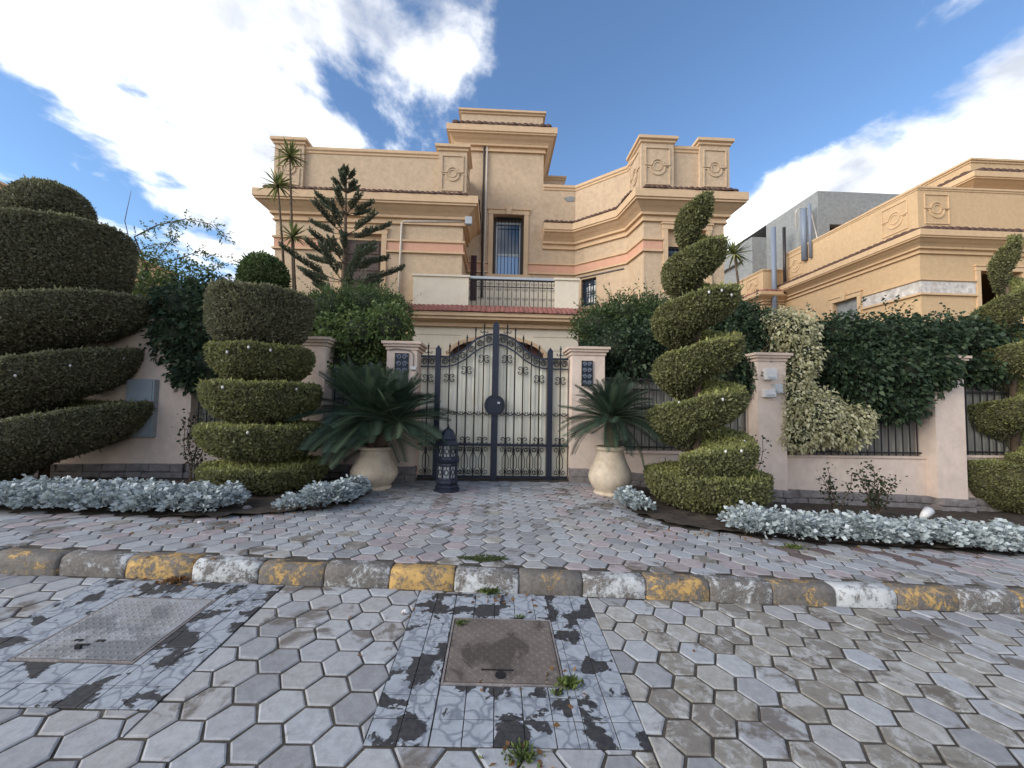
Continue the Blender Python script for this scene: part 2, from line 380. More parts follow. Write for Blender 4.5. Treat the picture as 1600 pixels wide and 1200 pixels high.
far = MB().add([(-600, -600, -.9), (600, -600, -.9), (600, 600, -.9), (-600, 600, -.9)], [(0, 1, 2, 3)]).build('ground', Mt['ground']); tag(far, kind='structure')
road = ground_grid('road', -14, 14, 28, lambda x: (-7, kerbY(x)+.05), 14, lambda x, y: roadz(x, y), Mt['joint'], -.007)
pave = ground_grid('pavement', -14, 14, 56, lambda x: (kerbY(x)+.1, 7.6), 18, lambda x, y: pavez(x, y), Mt['joint'], -.007)
gg = MB().box(-14, 14, 7.62, 40, -.95, .04).build('garden_ground', Mt['soil']); tag(gg, kind='structure')
# planting beds in plan
lb = [GP(*p)[:2] for p in [(-60, 795), (60, 800), (150, 803), (250, 806), (345, 811), (440, 803), (520, 795), (566, 778)]]
bedL = [(-13.5, lb[0][1]-.1)]+[tuple(p) for p in lb]+[(lb[-1][0]-.02, 6.3), (lb[-1][0]-.05, 7.45), (-13.5, 7.45)]
rb = [GP(*p)[:2] for p in [(978, 788), (1000, 806), (1060, 824), (1170, 838), (1260, 847), (1350, 852), (1480, 860), (1590, 866)]]
bedR = [(rb[0][0]-.05, 6.6)]+[tuple(p) for p in rb]+[(13.5, rb[-1][1]-.3), (13.5, 7.45), (rb[0][0]-.05, 7.45)]
def inpoly(x, y, P):
    c = False; n = len(P); j = n-1
    for i in range(n):
        if (P[i][1] > y) != (P[j][1] > y) and x < (P[j][0]-P[i][0])*(y-P[i][1])/(P[j][1]-P[i][1])+P[i][0]: c = not c
        j = i
    return c
def soil(name, P):
    xs = np.arange(min(p[0] for p in P), max(p[0] for p in P)+.1, .11); ys = np.arange(min(p[1] for p in P), 7.5, .11)
    idx = {}; V = []; Fc = []
    def vid(i, j):
        if (i, j) not in idx:
            x, y = xs[i], ys[j]; idx[(i, j)] = len(V); V.append((x, y, pavez(x, y)+.012+.03*random.random()*(1 if y < 7.2 else 0)))
        return idx[(i, j)]
    for i in range(len(xs)-1):
        for j in range(len(ys)-1):
            if inpoly(xs[i]+.055, ys[j]+.055, P): Fc.append((vid(i, j), vid(i+1, j), vid(i+1, j+1), vid(i, j+1)))
    o = link(name, mesh_np(name, V, Fc, Mt['soil'], True)); tag(o, kind='structure'); return o
soil('planting_bed', bedL); soil('planting_bed', bedR)
# ---------------------------------------------------------------- pavers
HA = .118; HF = HA*math.sqrt(3); GAP = .0075
def clip(P, a, b, c):          # keep a*x+b*y<=c
    out = []
    for i in range(len(P)):
        p, q = P[i], P[(i+1) % len(P)]; dp, dq = a*p[0]+b*p[1]-c, a*q[0]+b*q[1]-c
        if dp <= 0: out.append(p)
        if dp*dq < 0: t = dp/(dp-dq); out.append((p[0]+(q[0]-p[0])*t, p[1]+(q[1]-p[1])*t))
    return out
def area(P): return .5*abs(sum(P[i][0]*P[(i+1) % len(P)][1]-P[(i+1) % len(P)][0]*P[i][1] for i in range(len(P))))
def slab(P, th_=.04, bev=.006, jit=0.):
    n = len(P); cx = sum(p[0] for p in P)/n; cy = sum(p[1] for p in P)/n
    def ins(d):
        o = []
        for (x, y) in P:
            l = math.hypot(x-cx, y-cy)+1e-6; o.append((x-(x-cx)/l*d, y-(y-cy)/l*d))
        return o
    V = [(x, y, -th_) for x, y in ins(0)]+[(x, y, -bev) for x, y in ins(0)]+[(x, y, 0) for x, y in ins(bev*1.6+jit*random.random())]
    Fc = [tuple(range(2*n, 3*n))]
    for r in (0, 1):
        for k in range(n): Fc.append((r*n+k, r*n+(k+1) % n, r*n+n+(k+1) % n, r*n+n+k))
    return V, Fc
HEX = [(HA*math.cos(math.pi/3*k)-0, HA*math.sin(math.pi/3*k)) for k in range(6)]
def shrink(P, d):
    cx = sum(p[0] for p in P)/len(P); cy = sum(p[1] for p in P)/len(P)
    o = []
    for (x, y) in P:
        l = math.hypot(x-cx, y-cy)+1e-6; o.append((x-(x-cx)/l*d, y-(y-cy)/l*d))
    return o
PAL = {'grey': [(.275, .28, .292), (.245, .25, .262), (.31, .315, .322), (.21, .212, .22), (.285, .278, .278), (.30, .31, .325)],
       'pink': [(.29, .25, .255), (.26, .225, .23), (.31, .265, .27)],
       'warm': [(.215, .20, .175), (.19, .175, .15), (.25, .235, .21), (.165, .15, .13), (.28, .27, .25)],
       'maroon': [(.135, .095, .085), (.11, .08, .075)]}
HEXM = {}; MOT = {'grey': .12, 'pink': .3, 'warm': 1., 'maroon': .1}
for kind, cols in PAL.items():
    HEXM[kind] = []
    for c in cols:
        for rep in range(2):
            P = [(x+random.uniform(-.003, .003), y+random.uniform(-.003, .003)) for x, y in shrink(HEX, GAP)]
            V, Fc = slab(P, bev=.0045, jit=.003); HEXM[kind].append((mesh_np('paver', V, Fc, Mt['paver'], False, {'pc': np.array([(*c, MOT[kind])]*len(V))}), V, Fc, c))
def place_pavers(root, cells, zf, limit):
    """cells: (x, y, polygon or None, palette)"""
    def key(c):
        p = np.array([c[0], c[1], 0.])-CAM; k = p@F
        if k < .3: return 1e9
        u, v = 800+FPX*(p@RV)/k, 600-FPX*(p@UV)/k
        return k if (-90 < u < 1690 and v < 1270) else 1e6+k
    cells.sort(key=key); SV = []; SF = []; SC = []
    for i, (x, y, P, kind) in enumerate(cells):
        e = .05; zx = (zf(x+e, y)-zf(x-e, y))/(2*e); zy = (zf(x, y+e)-zf(x, y-e))/(2*e); z = zf(x, y)+random.uniform(-.003, .003)
        zx += random.gauss(0, .006); zy += random.gauss(0, .006)
        if P is None: me, V, Fc, c = random.choice(HEXM[kind])
        else:
            c = random.choice(PAL[kind]); V, Fc = slab(P, jit=.003); me = None
        if i < limit and key(cells[i]) < 1e6:
            if me is None: me = mesh_np('paver', V, Fc, Mt['paver'], False, {'pc': np.array([(*c, MOT[kind])]*len(V))})
            o = link('paver', me, root, (x, y, z)); o.rotation_euler = (math.atan(zy), -math.atan(zx), random.gauss(0, .012))
        else:
            b = len(SV); SV += [(x+vx, y+vy, z+vz+zx*vx+zy*vy) for vx, vy, vz in V]; SF += [tuple(b+k for k in q) for q in Fc]; SC += [(*c, MOT[kind])]*len(V)
    if SV:
        o = link('distant_pavers', mesh_np('distant_pavers', SV, SF, Mt['paver'], False, {'pc': np.array(SC)}), root); tag(o, kind='stuff')
# tiled aprons in the road: plan rectangles from their corners
TS = .15
def rect_from(bl, br, fl, fr):
    a = [GP(*p) for p in (bl, br, fl, fr)]
    x0 = (a[0][0]+a[2][0])/2; x1 = (a[1][0]+a[3][0])/2; y1 = (a[0][1]+a[1][1])/2; y0 = (a[2][1]+a[3][1])/2
    return [x0, x1, y0, y1]
AR = rect_from((653, 927), (918, 930), (570, 1166), (1017, 1170))
pr_ = rect_from((708, 969), (857, 969), (694, 1071), (879, 1068))
c1_ = GP(448, 912); c2_ = GP(232, 1109); axr = (c1_[0]+c2_[0])/2
pl_ = rect_from((191, 935), (336, 938), (22, 1028), (204, 1036))
AL = [pl_[0]-(axr-pl_[1])*1.0, axr, c2_[1], min(c1_[1], 3.2)]
print('APRON', AR, pr_, AL, pl_)
def sub_rect(P, Rc):
    x0, x1, y0, y1 = Rc; out = []
    a = clip(P, 1, 0, x0); b = clip(P, -1, 0, -x1); mid = clip(clip(P, -1, 0, -x0), 1, 0, x1)
    out += [a, b]
    if mid: out += [clip(mid, 0, 1, y0), clip(mid, 0, -1, -y1)]
    return [p for p in out if len(p) > 2 and area(p) > .0012]
cells = []
ang = -.018
for i in range(-45, 46):
    for j in range(-14, 18):
        x = i*1.5*HA+.05; y = 3.05-(j+(.5 if i % 2 else 0))*HF+.018*(-x)+.02
        if not (-7 < x < 7 and -.5 < y < 3.3): continue
        H = [(x+a, y+b) for a, b in HEX]
        H = clip(H, .018, 1, 3.19-.008)
        if len(H) < 3 or area(H) < .003: continue
        ps = [H]
        for Rc in (AR, AL):
            nx = []
            for p in ps:
                xs = [q[0] for q in p]; ys = [q[1] for q in p]
                if max(xs) < Rc[0] or min(xs) > Rc[1] or max(ys) < Rc[2] or min(ys) > Rc[3]: nx.append(p)
                else: nx += sub_rect(p, Rc)
            ps = nx
        for p in ps:
            xr = .9+random.gauss(0, .35)
            kind = 'warm' if (x > xr and x < 3.4+random.gauss(0, .8) and random.random() < .85) else 'grey'
            full = area(p) > .99*area(HEX)
            if full: cells.append((x, y, None, kind))
            else:
                cx = sum(q[0] for q in p)/len(p); cy = sum(q[1] for q in p)/len(p)
                cells.append((cx, cy, shrink([(a-cx, b-cy) for a, b in p], GAP), kind))
place_pavers(road, cells, roadz, 300)
cells = []
for i in range(-62, 63):
    for j in range(0, 24):
        x = i*1.5*HA; y = 3.40+(j+(.5 if i % 2 else 0))*HF-.018*x
        if y > 7.25 or abs(x) > 10.5: continue
        H = [(x+a, y+b) for a, b in HEX]; H = clip(H, -.018, -1, -(3.19+KD+.006))
        H = clip(H, 0, 1, 7.22)
        if len(H) < 3 or area(H) < .004: continue
        ib = sum(inpoly(a, b, B) for a, b in H for B in (bedL, bedR))
        if ib >= 4: continue
        kind = 'grey'
        if -1.25+.18*(y-3.4) < x < -.25 and random.random() < .42: kind = 'pink'
        if x > .6 and random.random() < .28: kind = 'pink'
        if x > 1.5 and y > 6 and random.random() < .7: kind = 'pink'
        if x < -2 and random.random() < .3: kind = 'pink'
        if 3.0 < x < 4.6 and 3.75 < y < 4.15 and random.random() < .8: kind = 'maroon'
        if random.random() < .04: kind = 'warm'
        full = area(H) > .99*area(HEX)
        if full: cells.append((x, y, None, kind))
        else:
            cx = sum(q[0] for q in H)/len(H); cy = sum(q[1] for q in H)/len(H)
            cells.append((cx, cy, shrink([(a-cx, b-cy) for a, b in H], GAP), kind))
place_pavers(pave, cells, pavez, 300)
# apron tiles
def apron(rc, hole, label):
    x0, x1, y0, y1 = rc; nx = max(1, round((x1-x0)/TS)); ny = max(1, round((y1-y0)/TS)); tx = (x1-x0)/nx; ty = (y1-y0)/ny
    rt = MB().add([(x0, y0, roadz(x0, y0)-.004), (x1, y0, roadz(x1, y0)-.004), (x1, y1, roadz(x1, y1)-.004), (x0, y1, roadz(x0, y1)-.004)], [(0, 1, 2, 3)]).build('tiled_apron', Mt['joint']); tag(rt, kind='structure')
    for i in range(nx):
        for j in range(ny):
            P = [(x0+i*tx, y0+j*ty), (x0+(i+1)*tx, y0+j*ty), (x0+(i+1)*tx, y0+(j+1)*ty), (x0+i*tx, y0+(j+1)*ty)]
            for p in sub_rect(P, hole):
                cx = sum(q[0] for q in p)/len(p); cy = sum(q[1] for q in p)/len(p)
                V, Fc = slab(shrink([(a-cx, b-cy) for a, b in p], .0035), .012, .0015)
                o = link('tile', mesh_np('tile', V, Fc, Mt['apron']), rt, (cx, cy, roadz(cx, cy)+.001+random.uniform(-.0015, .0015)))
                o.rotation_euler = (.043+random.gauss(0, .003), .031+random.gauss(0, .003), random.gauss(0, .004))
def hole_of(p): return [p[0]-.016, p[1]+.016, p[2]-.016, p[3]+.016]
apron(AR, hole_of(pr_), ''); apron(AL, hole_of(pl_), '')
# manhole covers
def manhole(p, mat, label, studs):
    x0, x1, y0, y1 = p; cx, cy = (x0+x1)/2, (y0+y1)/2; w, h = (x1-x0)/2, (y1-y0)/2
    t = thing('manhole_cover', label, 'manhole cover', (cx, cy, roadz(cx, cy)), 'steel covers set in tiled aprons'); t.rotation_euler = (.043, .031, 0)
    fr = MB()
    for a in ((-w-.011, w+.011, -h-.011, -h), (-w-.011, w+.011, h, h+.011), (-w-.011, -w, -h, h), (w, w+.011, -h, h)): fr.box(*a, -.03, .004)
    link('frame', fr.mesh('frame', Mt['stone']), t)
    pl = MB().box(-w+.006, w-.006, -h+.006, h-.006, -.02, .006)
    plate = link('plate', pl.mesh('plate', mat), t)
    st = MB(); k = .03 if not studs else .042
    for i in range(int(2*w/k)):
        for j in range(int(2*h/k)):
            x = -w+.02+i*k; y = -h+.02+j*k
            if x > w-.02 or y > h-.02: continue
            if studs: st.lathe([(.009, 0), (.006, .003)], (x, y, .006), 6)
            else:
                s_ = 1 if (i+j) % 2 else -1; a = .7*s_; dx, dy = .011*math.cos(a), .011*math.sin(a); ex, ey = -dy*.28, dx*.28
                st.add([(x-dx, y-dy, .006), (x+ex, y+ey, .006), (x+dx, y+dy, .006), (x-ex, y-ey, .006), (x, y, .009)], [(0, 3, 4), (3, 2, 4), (2, 1, 4), (1, 0, 4)])
    o = link('raised_tread', st.mesh('raised_tread', mat), plate); tag(o, kind='stuff')
    hs = [MB().box(a*w-.02, a*w+.02, b*h-.008, b*h+.008, .0062, .0105) for (a, b) in ((-.18, -.62), (-.02, -.5), (-.42, -.5))]+[MB().box(-.2*w-.015, -.2*w+.015, -.75*h, -.7*h, .0062, .03)] if studs else \
         [MB().box(-.1*w-.09, -.1*w+.09, -.68*h, -.655*h, .0062, .010), MB().lathe([(.03, 0), (.03, .004)], (-.05*w, -.8*h, .0062), 10)]
    for hd in hs: link('lifting_slot', hd.mesh('lifting_slot', Mt['ironb']), t)
manhole(pl_, Mt['plate_l'], 'pale galvanised manhole cover with dotted tread and damp dark patch', True)
manhole(pr_, Mt['plate_r'], 'rusty brown manhole cover with chevron tread and a lifting slot', False)
# ---------------------------------------------------------------- kerb
kerb = MB().add([(-12, kerbY(-12)+.03, zk(-12)-.1), (12, kerbY(12)+.03, zk(12)-.1), (12, kerbY(12)+.12, zk(12)-.1), (-12, kerbY(-12)+.12, zk(-12)-.1),
                 (-12, kerbY(-12)+.03, zk(-12)+.1), (12, kerbY(12)+.03, zk(12)+.1), (12, kerbY(12)+.12, zk(12)+.1), (-12, kerbY(-12)+.12, zk(-12)+.1)],
                [(3, 2, 1, 0), (4, 5, 6, 7), (0, 1, 5, 4), (1, 2, 6, 5), (2, 3, 7, 6), (3, 0, 4, 7)]).build('kerb', Mt['conc']); tag(kerb, kind='structure')
kx0 = PY(709, 905, 3.19)[0]; KL = .503
for k in range(-14, 15):
    x0 = kx0+k*KL; hw = KL/2-.003; b = MB()
    prof = [(0, -.12), (.0, KH*.35), (.006, KH*.70), (.016, KH*.88), (.034, KH*.985), (.06, KH+.003), (KD-.012, KH+.002), (KD, KH-.008), (KD, -.12)]
    n_ = len(prof); V = []; Fc = []
    xs = [-hw, -hw+.012, -hw/2, 0, hw/2, hw-.012, hw]
    for i, x in enumerate(xs):
        e = .008 if i in (0, len(xs)-1) else 0
        for (py2, pz2) in prof:
            j = (random.random()-.5)*.006
            V.append((x, py2+(e if py2 < .08 else 0)+j, pz2-(e if pz2 > .1 else 0)+j))
    for i in range(len(xs)-1):
        for q in range(n_-1): Fc.append((i*n_+q, (i+1)*n_+q, (i+1)*n_+q+1, i*n_+q+1))
    Fc += [tuple(range(n_)), tuple((len(xs)-1)*n_+q for q in range(n_))[::-1]]
    xc = x0+KL/2
    o = link('kerb_block', mesh_np('kerb_block', V, Fc, Mt['kerb_w'] if k % 2 == 0 else Mt['kerb_y'], True), kerb, (xc, kerbY(xc)+random.gauss(0, .004), zk(xc)+random.gauss(0, .004)))
    o.rotation_euler = (0, .031, -.018+random.gauss(0, .006))
# ---------------------------------------------------------------- architecture helpers
def wallseg(mb, p0, p1, z0, z1, ops=(), rev=.22):
    """front sheet of a wall from plan point p0 to p1 (left to right from outside) with openings (a0,a1,zb,zt) along it, reveals inward"""
    p0 = np.array(p0, float); p1 = np.array(p1, float); Ln = np.linalg.norm(p1-p0); d = (p1-p0)/Ln; n = np.array([d[1], -d[0]])
    A = sorted({0., Ln, *[a for o in ops for a in o[:2]]}); Z = sorted({z0, z1, *[z for o in ops for z in o[2:4]]})
    pt = lambda a, z, q=0.: (p0[0]+d[0]*a-n[0]*q, p0[1]+d[1]*a-n[1]*q, z)
    for i in range(len(A)-1):
        for j in range(len(Z)-1):
            am, zm = (A[i]+A[i+1])/2, (Z[j]+Z[j+1])/2
            if any(o[0] < am < o[1] and o[2] < zm < o[3] for o in ops): continue
            mb.add([pt(A[i], Z[j]), pt(A[i+1], Z[j]), pt(A[i+1], Z[j+1]), pt(A[i], Z[j+1])], [(0, 1, 2, 3)])
    for (a0, a1, zb, zt) in ops:
        for (u, v) in (((a0, zb), (a0, zt)), ((a0, zt), (a1, zt)), ((a1, zt), (a1, zb)), ((a1, zb), (a0, zb))):
            mb.add([pt(*u), pt(*v), pt(*v, rev), pt(*u, rev)], [(0, 1, 2, 3)])
    return pt
def strip(mb, pt, poly, r=.03, out=-.0, closed=True):
    """square moulding along a polyline of (a,z) on a wall"""
    mb.tube([pt(a, z, out) for a, z in poly], r, 4, closed)
def arc(cx, cz, r, a0, a1, n=10): return [(cx+r*math.cos(a0+(a1-a0)*i/n), cz+r*math.sin(a0+(a1-a0)*i/n)) for i in range(n+1)]
def relief(pt, a, z, w, h, parent, mat, name='relief_panel'):
    """framed panel with a ring, as on the parapet piers"""
    b = MB(); rr = .25*w; g = .03*h; rt = .032
    up = [(a-w/2, z+g), (a-rr, z+g)]+arc(a, z+g, rr, math.pi, 0)[1:-1]+[(a+rr, z+g), (a+w/2, z+g), (a+w/2, z+h/2), (a-w/2, z+h/2)]
    lo = [(a-w/2, z-h/2), (a+w/2, z-h/2), (a+w/2, z-g), (a+rr*1.25, z-g)]+arc(a, z-g, rr*1.25, 0, -math.pi)[1:-1]+[(a-rr*1.25, z-g), (a-w/2, z-g)]
    strip(b, pt, up, rt); strip(b, pt, lo, rt); strip(b, pt, arc(a, z, rr*.72, 0, 2*math.pi, 16)[:-1], .022)
    return b.build(name, mat, parent)
def wframe_moulding(pt, a0, a1, zb, zt, parent, mat, w=.13, key=True, sides_only=False):
    b = MB()
    def bar(u0, u1, v0, v1, o=.05):
        P = [pt(u, v, -q) for q in (-.02, o) for (u, v) in ((u0, v0), (u1, v0), (u1, v1), (u0, v1))]
        b.add(P, [(4, 5, 6, 7), (0, 1, 5, 4), (1, 2, 6, 5), (2, 3, 7, 6), (3, 0, 4, 7)])
    bar(a0-w, a0-.004, zb, zt); bar(a1+.004, a1+w, zb, zt); bar(a0-w-.02, a1+w+.02, zt+.004, zt+w, .055); bar(a0-w-.05, a1+w+.05, zt+w+.002, zt+w+.05, .085)
    b.build('window_surround', mat, parent)
    if key:
        k = MB(); c = (a0+a1)/2; P = [pt(c+s*u, v, -q) for q in (0, .11) for (s, u, v) in ((-1, .07, zt-.02), (1, .07, zt-.02), (1, .11, zt+w+.10), (-1, .11, zt+w+.10))]
        k.add(P, [(4, 5, 6, 7), (0, 1, 5, 4), (1, 2, 6, 5), (2, 3, 7, 6), (3, 0, 4, 7)]); k.build('keystone', mat, parent)
def tilerow(path, z, over, rise, pitch, mat, parent, depth=.40, r=None):
    """one course of barrel tiles sloping outward along a plan path"""
    P = [np.array(p, float) for p in path]; b = MB(); r = r or pitch*.62
    for i in range(len(P)-1):
        d = P[i+1]-P[i]; Ln = np.linalg.norm(d); d /= Ln; n = np.array([d[1], -d[0]]); c = max(1, int(round(Ln/pitch))); pc = Ln/c
        for k in range(-1 if i > 0 else 0, c+1):
            a = (k+.5)*pc
            if a > Ln+over*.9: continue
            o2 = over+random.uniform(-.012, .012); q = P[i]+d*a; V = []; dzr = random.uniform(-.008, .008)
            for (o, zz_) in ((o2-depth, z+rise), (o2, z)):
                for m_ in range(6):
                    t = math.pi*m_/5; s_ = math.cos(t)*r; h = math.sin(t)*r*.75
                    V.append((q[0]+n[0]*o+d[0]*s_, q[1]+n[1]*o+d[1]*s_, zz_+h+dzr))
            b.add(V, [(m_, m_+1, 7+m_, 6+m_) for m_ in range(5)]+[tuple(range(6, 12))])
    o = b.build('roof_tiles', mat, parent, True); tag(o, kind='stuff'); return o
def cornice(path, ztop, over, parent, mat, h=.62, name='cornice', closed=False):
    o = over
    q = h/.62; prof = [(-.05, ztop), (o, ztop), (o, ztop-.185*q), (o-.035, ztop-.19*q), (o-.035, ztop-.235*q), (o-.09, ztop-.25*q), (o*.62, ztop-.31*q), (o*.45, ztop-.36*q), (.13, ztop-.42*q), (.13, ztop-.48*q), (.045, ztop-.49*q), (.045, ztop-.585*q), (.07, ztop-.59*q), (.07, ztop-h), (-.05, ztop-h)]
    return MB().sweep(path, prof, closed).build(name, mat, parent)
def bandcourse(path, zb, zt, parent, trim, band):
    MB().sweep(path, [(-.02, zt), (.07, zt), (.07, zt-.05), (.03, zt-.07), (-.02, zt-.07)]).build('string_course', trim, parent)
    MB().sweep(path, [(-.02, zt-.075), (.025, zt-.075), (.025, zb+.075), (-.02, zb+.075)]).build('coloured_band', band, parent)
    MB().sweep(path, [(-.02, zb+.07), (.03, zb+.07), (.07, zb+.05), (.07, zb), (-.02, zb)]).build('string_course', trim, parent)
def coping(path, ztop, parent, mat, o=.10, h=.16):
    MB().sweep(path, [(-.32, ztop), (o, ztop), (o, ztop-h*.4), (o*.45, ztop-h*.55), (o*.45, ztop-h*.8), (-.02, ztop-h), (-.32, ztop-h)]).build('parapet_coping', mat, parent)
def boxpart(name, mat, parent, *a, bev=0): return MB().box(*a, bev=bev).build(name, mat, parent)
# ---------------------------------------------------------------- villa
V = thing('villa', 'two storey sandy stucco villa with central tower and tiled cornices behind the iron gate', 'house', (0, 13, .04))
Z0 = .04
LW = [(-6.47, 17.5), (-6.47, 11.6), (-1.08, 11.6), (-1.08, 13.1)]
RW = [(1.45, 13.1), (2.55, 13.1), (3.93, 11.85), (4.05, 10.85), (6.35, 10.85), (6.35, 17.5)]
ZE, ZP = 7.42, 8.97
# left wing
w = MB(); doorL = PY(537, 362, 11.6)[0], PY(597, 362, 11.6)[0]; dz0, dz1 = 4.25, PY(570, 366, 11.6)[2]
wallseg(w, LW[0], LW[1], Z0, ZP-.02); ptL = wallseg(w, LW[1], LW[2], Z0, ZP-.02, [(doorL[0]+6.47, doorL[1]+6.47, dz0, dz1)]); wallseg(w, LW[2], LW[3], Z0, ZP-.02)
w.add([(-6.47, 11.6, ZP-.6), (-1.08, 11.6, ZP-.6), (-1.08, 17.5, ZP-.6), (-6.47, 17.5, ZP-.6)], [(0, 1, 2, 3)])
w.build('wing_wall', Mt['villa'], V)
w = MB(); winR = PY(1043, 360, 10.85)[0], PY(1103, 360, 10.85)[0]; rz1 = PY(1070, 360, 10.85)[2]
wallseg(w, RW[0], RW[1], Z0, ZP-.02); ptD = wallseg(w, RW[1], RW[2], Z0, ZP-.02, [(.25, .80, 4.75, 5.65)]); wallseg(w, RW[2], RW[3], Z0, ZP-.02)
ptR = wallseg(w, RW[3], RW[4], Z0, ZP-.02, [(winR[0]-4.05, winR[1]-4.05, 4.7, rz1)]); wallseg(w, RW[4], RW[5], Z0, ZP-.02)
w.add([(1.45, 13.1, ZP-.6), (2.55, 13.1, ZP-.6), (3.93, 11.85, ZP-.6), (4.05, 10.85, ZP-.6), (6.35, 10.85, ZP-.6), (6.35, 17.5, ZP-.6), (1.45, 17.5, ZP-.6)], [tuple(range(7))])
w.build('wing_wall', Mt['villa'], V)
# tower
TW = [(-1.40, 17.), (-1.40, 13.1), (1.45, 13.1), (1.45, 17.)]; TZ = 10.55
w = MB(); wx0, wx1 = PY(771, 337, 13.1)[0], PY(819, 337, 13.1)[0]; wz0, wz1 = PY(795, 429, 13.1)[2], PY(795, 336, 13.1)[2]
wallseg(w, TW[0], TW[1], Z0, TZ); ptT = wallseg(w, TW[1], TW[2], Z0, TZ, [(wx0+1.4, wx1+1.4, wz0, wz1)], .3); wallseg(w, TW[2], TW[3], Z0, TZ)
w.build('tower_wall', Mt['villa'], V)
cornice(TW, 10.66, .40, V, Mt['trim'], .68); tilerow(TW, 10.67, .42, .08, .19, Mt['tile_dark'], V)
w = MB().box(-1.36, 1.41, 13.16, 16.8, 10.5, 11.36).build('tower_parapet', Mt['villa'], V)
coping([(-1.36, 16.8), (-1.36, 13.16), (1.41, 13.16), (1.41, 16.8)], 11.47, V, Mt['trim'])
boxpart('tower_roof', Mt['conc'], V, -1.3, 1.35, 13.3, 16.7, 11.3, 11.38)
boxpart('stair_head', Mt['villa'], V, 1.5, 2.45, 14.9, 16.6, 8.4, 10.2)
coping([(1.5, 16.6), (1.5, 14.9), (2.45, 14.9), (2.45, 16.6)], 10.28, V, Mt['trim'], .08)
# cornices, bands, parapets
cornice(LW, ZE, .45, V, Mt['trim'], .72); tilerow(LW, ZE+.01, .47, .09, .15, Mt['tile_dark'], V)
cornice(RW, ZE, .45, V, Mt['trim'], .72); tilerow(RW, ZE+.01, .47, .09, .15, Mt['tile_dark'], V)
LB = [(-6.47, 17.5), (-6.47, 11.6), (doorL[0]-.16, 11.6)], [(doorL[1]+.16, 11.6), (-1.08, 11.6), (-1.08, 13.1)]
for p in LB: bandcourse(p, 5.86, 6.24, V, Mt['trim'], Mt['band'])
for p in ([(-1.05, 13.1), (wx0-.16, 13.1)], [(wx1+.16, 13.1), (1.45, 13.1), (2.55, 13.1), (3.93, 11.85), (4.05, 10.85), (winR[0]-.15, 10.85)], [(winR[1]+.15, 10.85), (6.35, 10.85), (6.35, 17.5)]):
    bandcourse(p, 5.84, 6.22, V, Mt['trim'], Mt['band'])
coping([(-6.47, 17.5), (-6.47, 11.6), (-1.08, 11.6), (-1.08, 13.1)], ZP-.06, V, Mt['trim'], .06, .2)
coping(RW, ZP-.06, V, Mt['trim'], .06, .2)
# parapet piers with relief panels
def pier(x0, x1, y0, y1, px=True, side=None):
    boxpart('parapet_pier', Mt['villa'], V, x0, x1, y0, y1, ZE+.05, ZP+.02)
    c = [(x0, y1), (x0, y0), (x1, y0), (x1, y1)]
    coping(c+[c[0]], ZP+.12, V, Mt['trim'], .10, .20)
    boxpart('pier_top', Mt['trim'], V, x0+.02, x1-.02, y0+.02, y1-.02, ZP-.1, ZP+.115)
    pt = lambda a, z, q=0.: (x0+a, y0-.004+q, z)
    relief(pt, (x1-x0)/2, (ZE+ZP)/2+.06, (x1-x0)*.74, 1.05, V, Mt['villa'])
    if side: relief(lambda a, z, q=0.: (x0-.004, y0+a, z), (y1-y0)/2, (ZE+ZP)/2+.06, (y1-y0)*.7, 1.05, V, Mt['villa'])
    if side is False: relief(lambda a, z, q=0.: (x1+.004, y0+a, z), (y1-y0)/2, (ZE+ZP)/2+.06, (y1-y0)*.7, 1.05, V, Mt['villa'])
pier(-6.55, -5.72, 11.5, 12.3); pier(-1.83, -1.0, 11.5, 12.4, side=False)
pier(3.94, 4.86, 10.74, 11.75, side=True); pier(5.62, 6.47, 10.74, 11.6)
# windows and doors
def grille(parent, x0, x1, y, z0, z1, n, name='grille_bar'):
    for i in range(n):
        x = x0+(x1-x0)*(i+.5)/n; MB().tube([(x, y, z0), (x, y, z1)], .011, 6).build(name, Mt['ironb'], parent)
    for z in (z0+.02, z0+(z1-z0)*.86, z1-.02): MB().box(x0, x1, y-.012, y+.012, z-.012, z+.012).build('grille_rail', Mt['ironb'], parent)
f = MB(); t_ = .09; yy = 13.36
f.box(wx0, wx0+.1, yy, yy+.06, wz0, wz1).box(wx1-.1, wx1, yy, yy+.06, wz0, wz1).box(wx0+.1, wx1-.1, yy, yy+.06, wz1-.14, wz1).box(wx0+.1, wx1-.1, yy, yy+.06, wz0, wz0+.05)
win = f.build('window', Mt['darkwood'], V)
f = MB(); a0, a1, b0, b1 = wx0+.1, wx1-.1, wz0+.05, wz1-.14
f.box(a0, a0+.06, yy+.01, yy+.05, b0, b1).box(a1-.06, a1, yy+.01, yy+.05, b0, b1).box(a0+.06, a1-.06, yy+.01, yy+.05, b1-.06, b1).box(a0+.06, a1-.06, yy+.01, yy+.05, b0, b0+.05)
zm = b0+(b1-b0)*.36; f.box(a0+.06, a1-.06, yy+.008, yy+.052, zm, zm+.09)
f.build('sash_frame', Mt['wframe'], win)
boxpart('pane', Mt['skygl'], win, a0+.05, a1-.05, yy+.025, yy+.035, b0+.04, zm+.01); boxpart('pane', Mt['glass'], win, a0+.05, a1-.05, yy+.025, yy+.035, zm+.08, b1-.05)
grille(win, a0, a1, 13.24, wz0+.01, wz1-.02, 7)
wframe_moulding(ptT, wx0+1.4, wx1+1.4, wz0-.02, wz1, V, Mt['trim'], .15)
boxpart('window_sill', Mt['trim'], V, wx0-.22, wx1+.22, 13.0, 13.2, wz0-.12, wz0-.024)
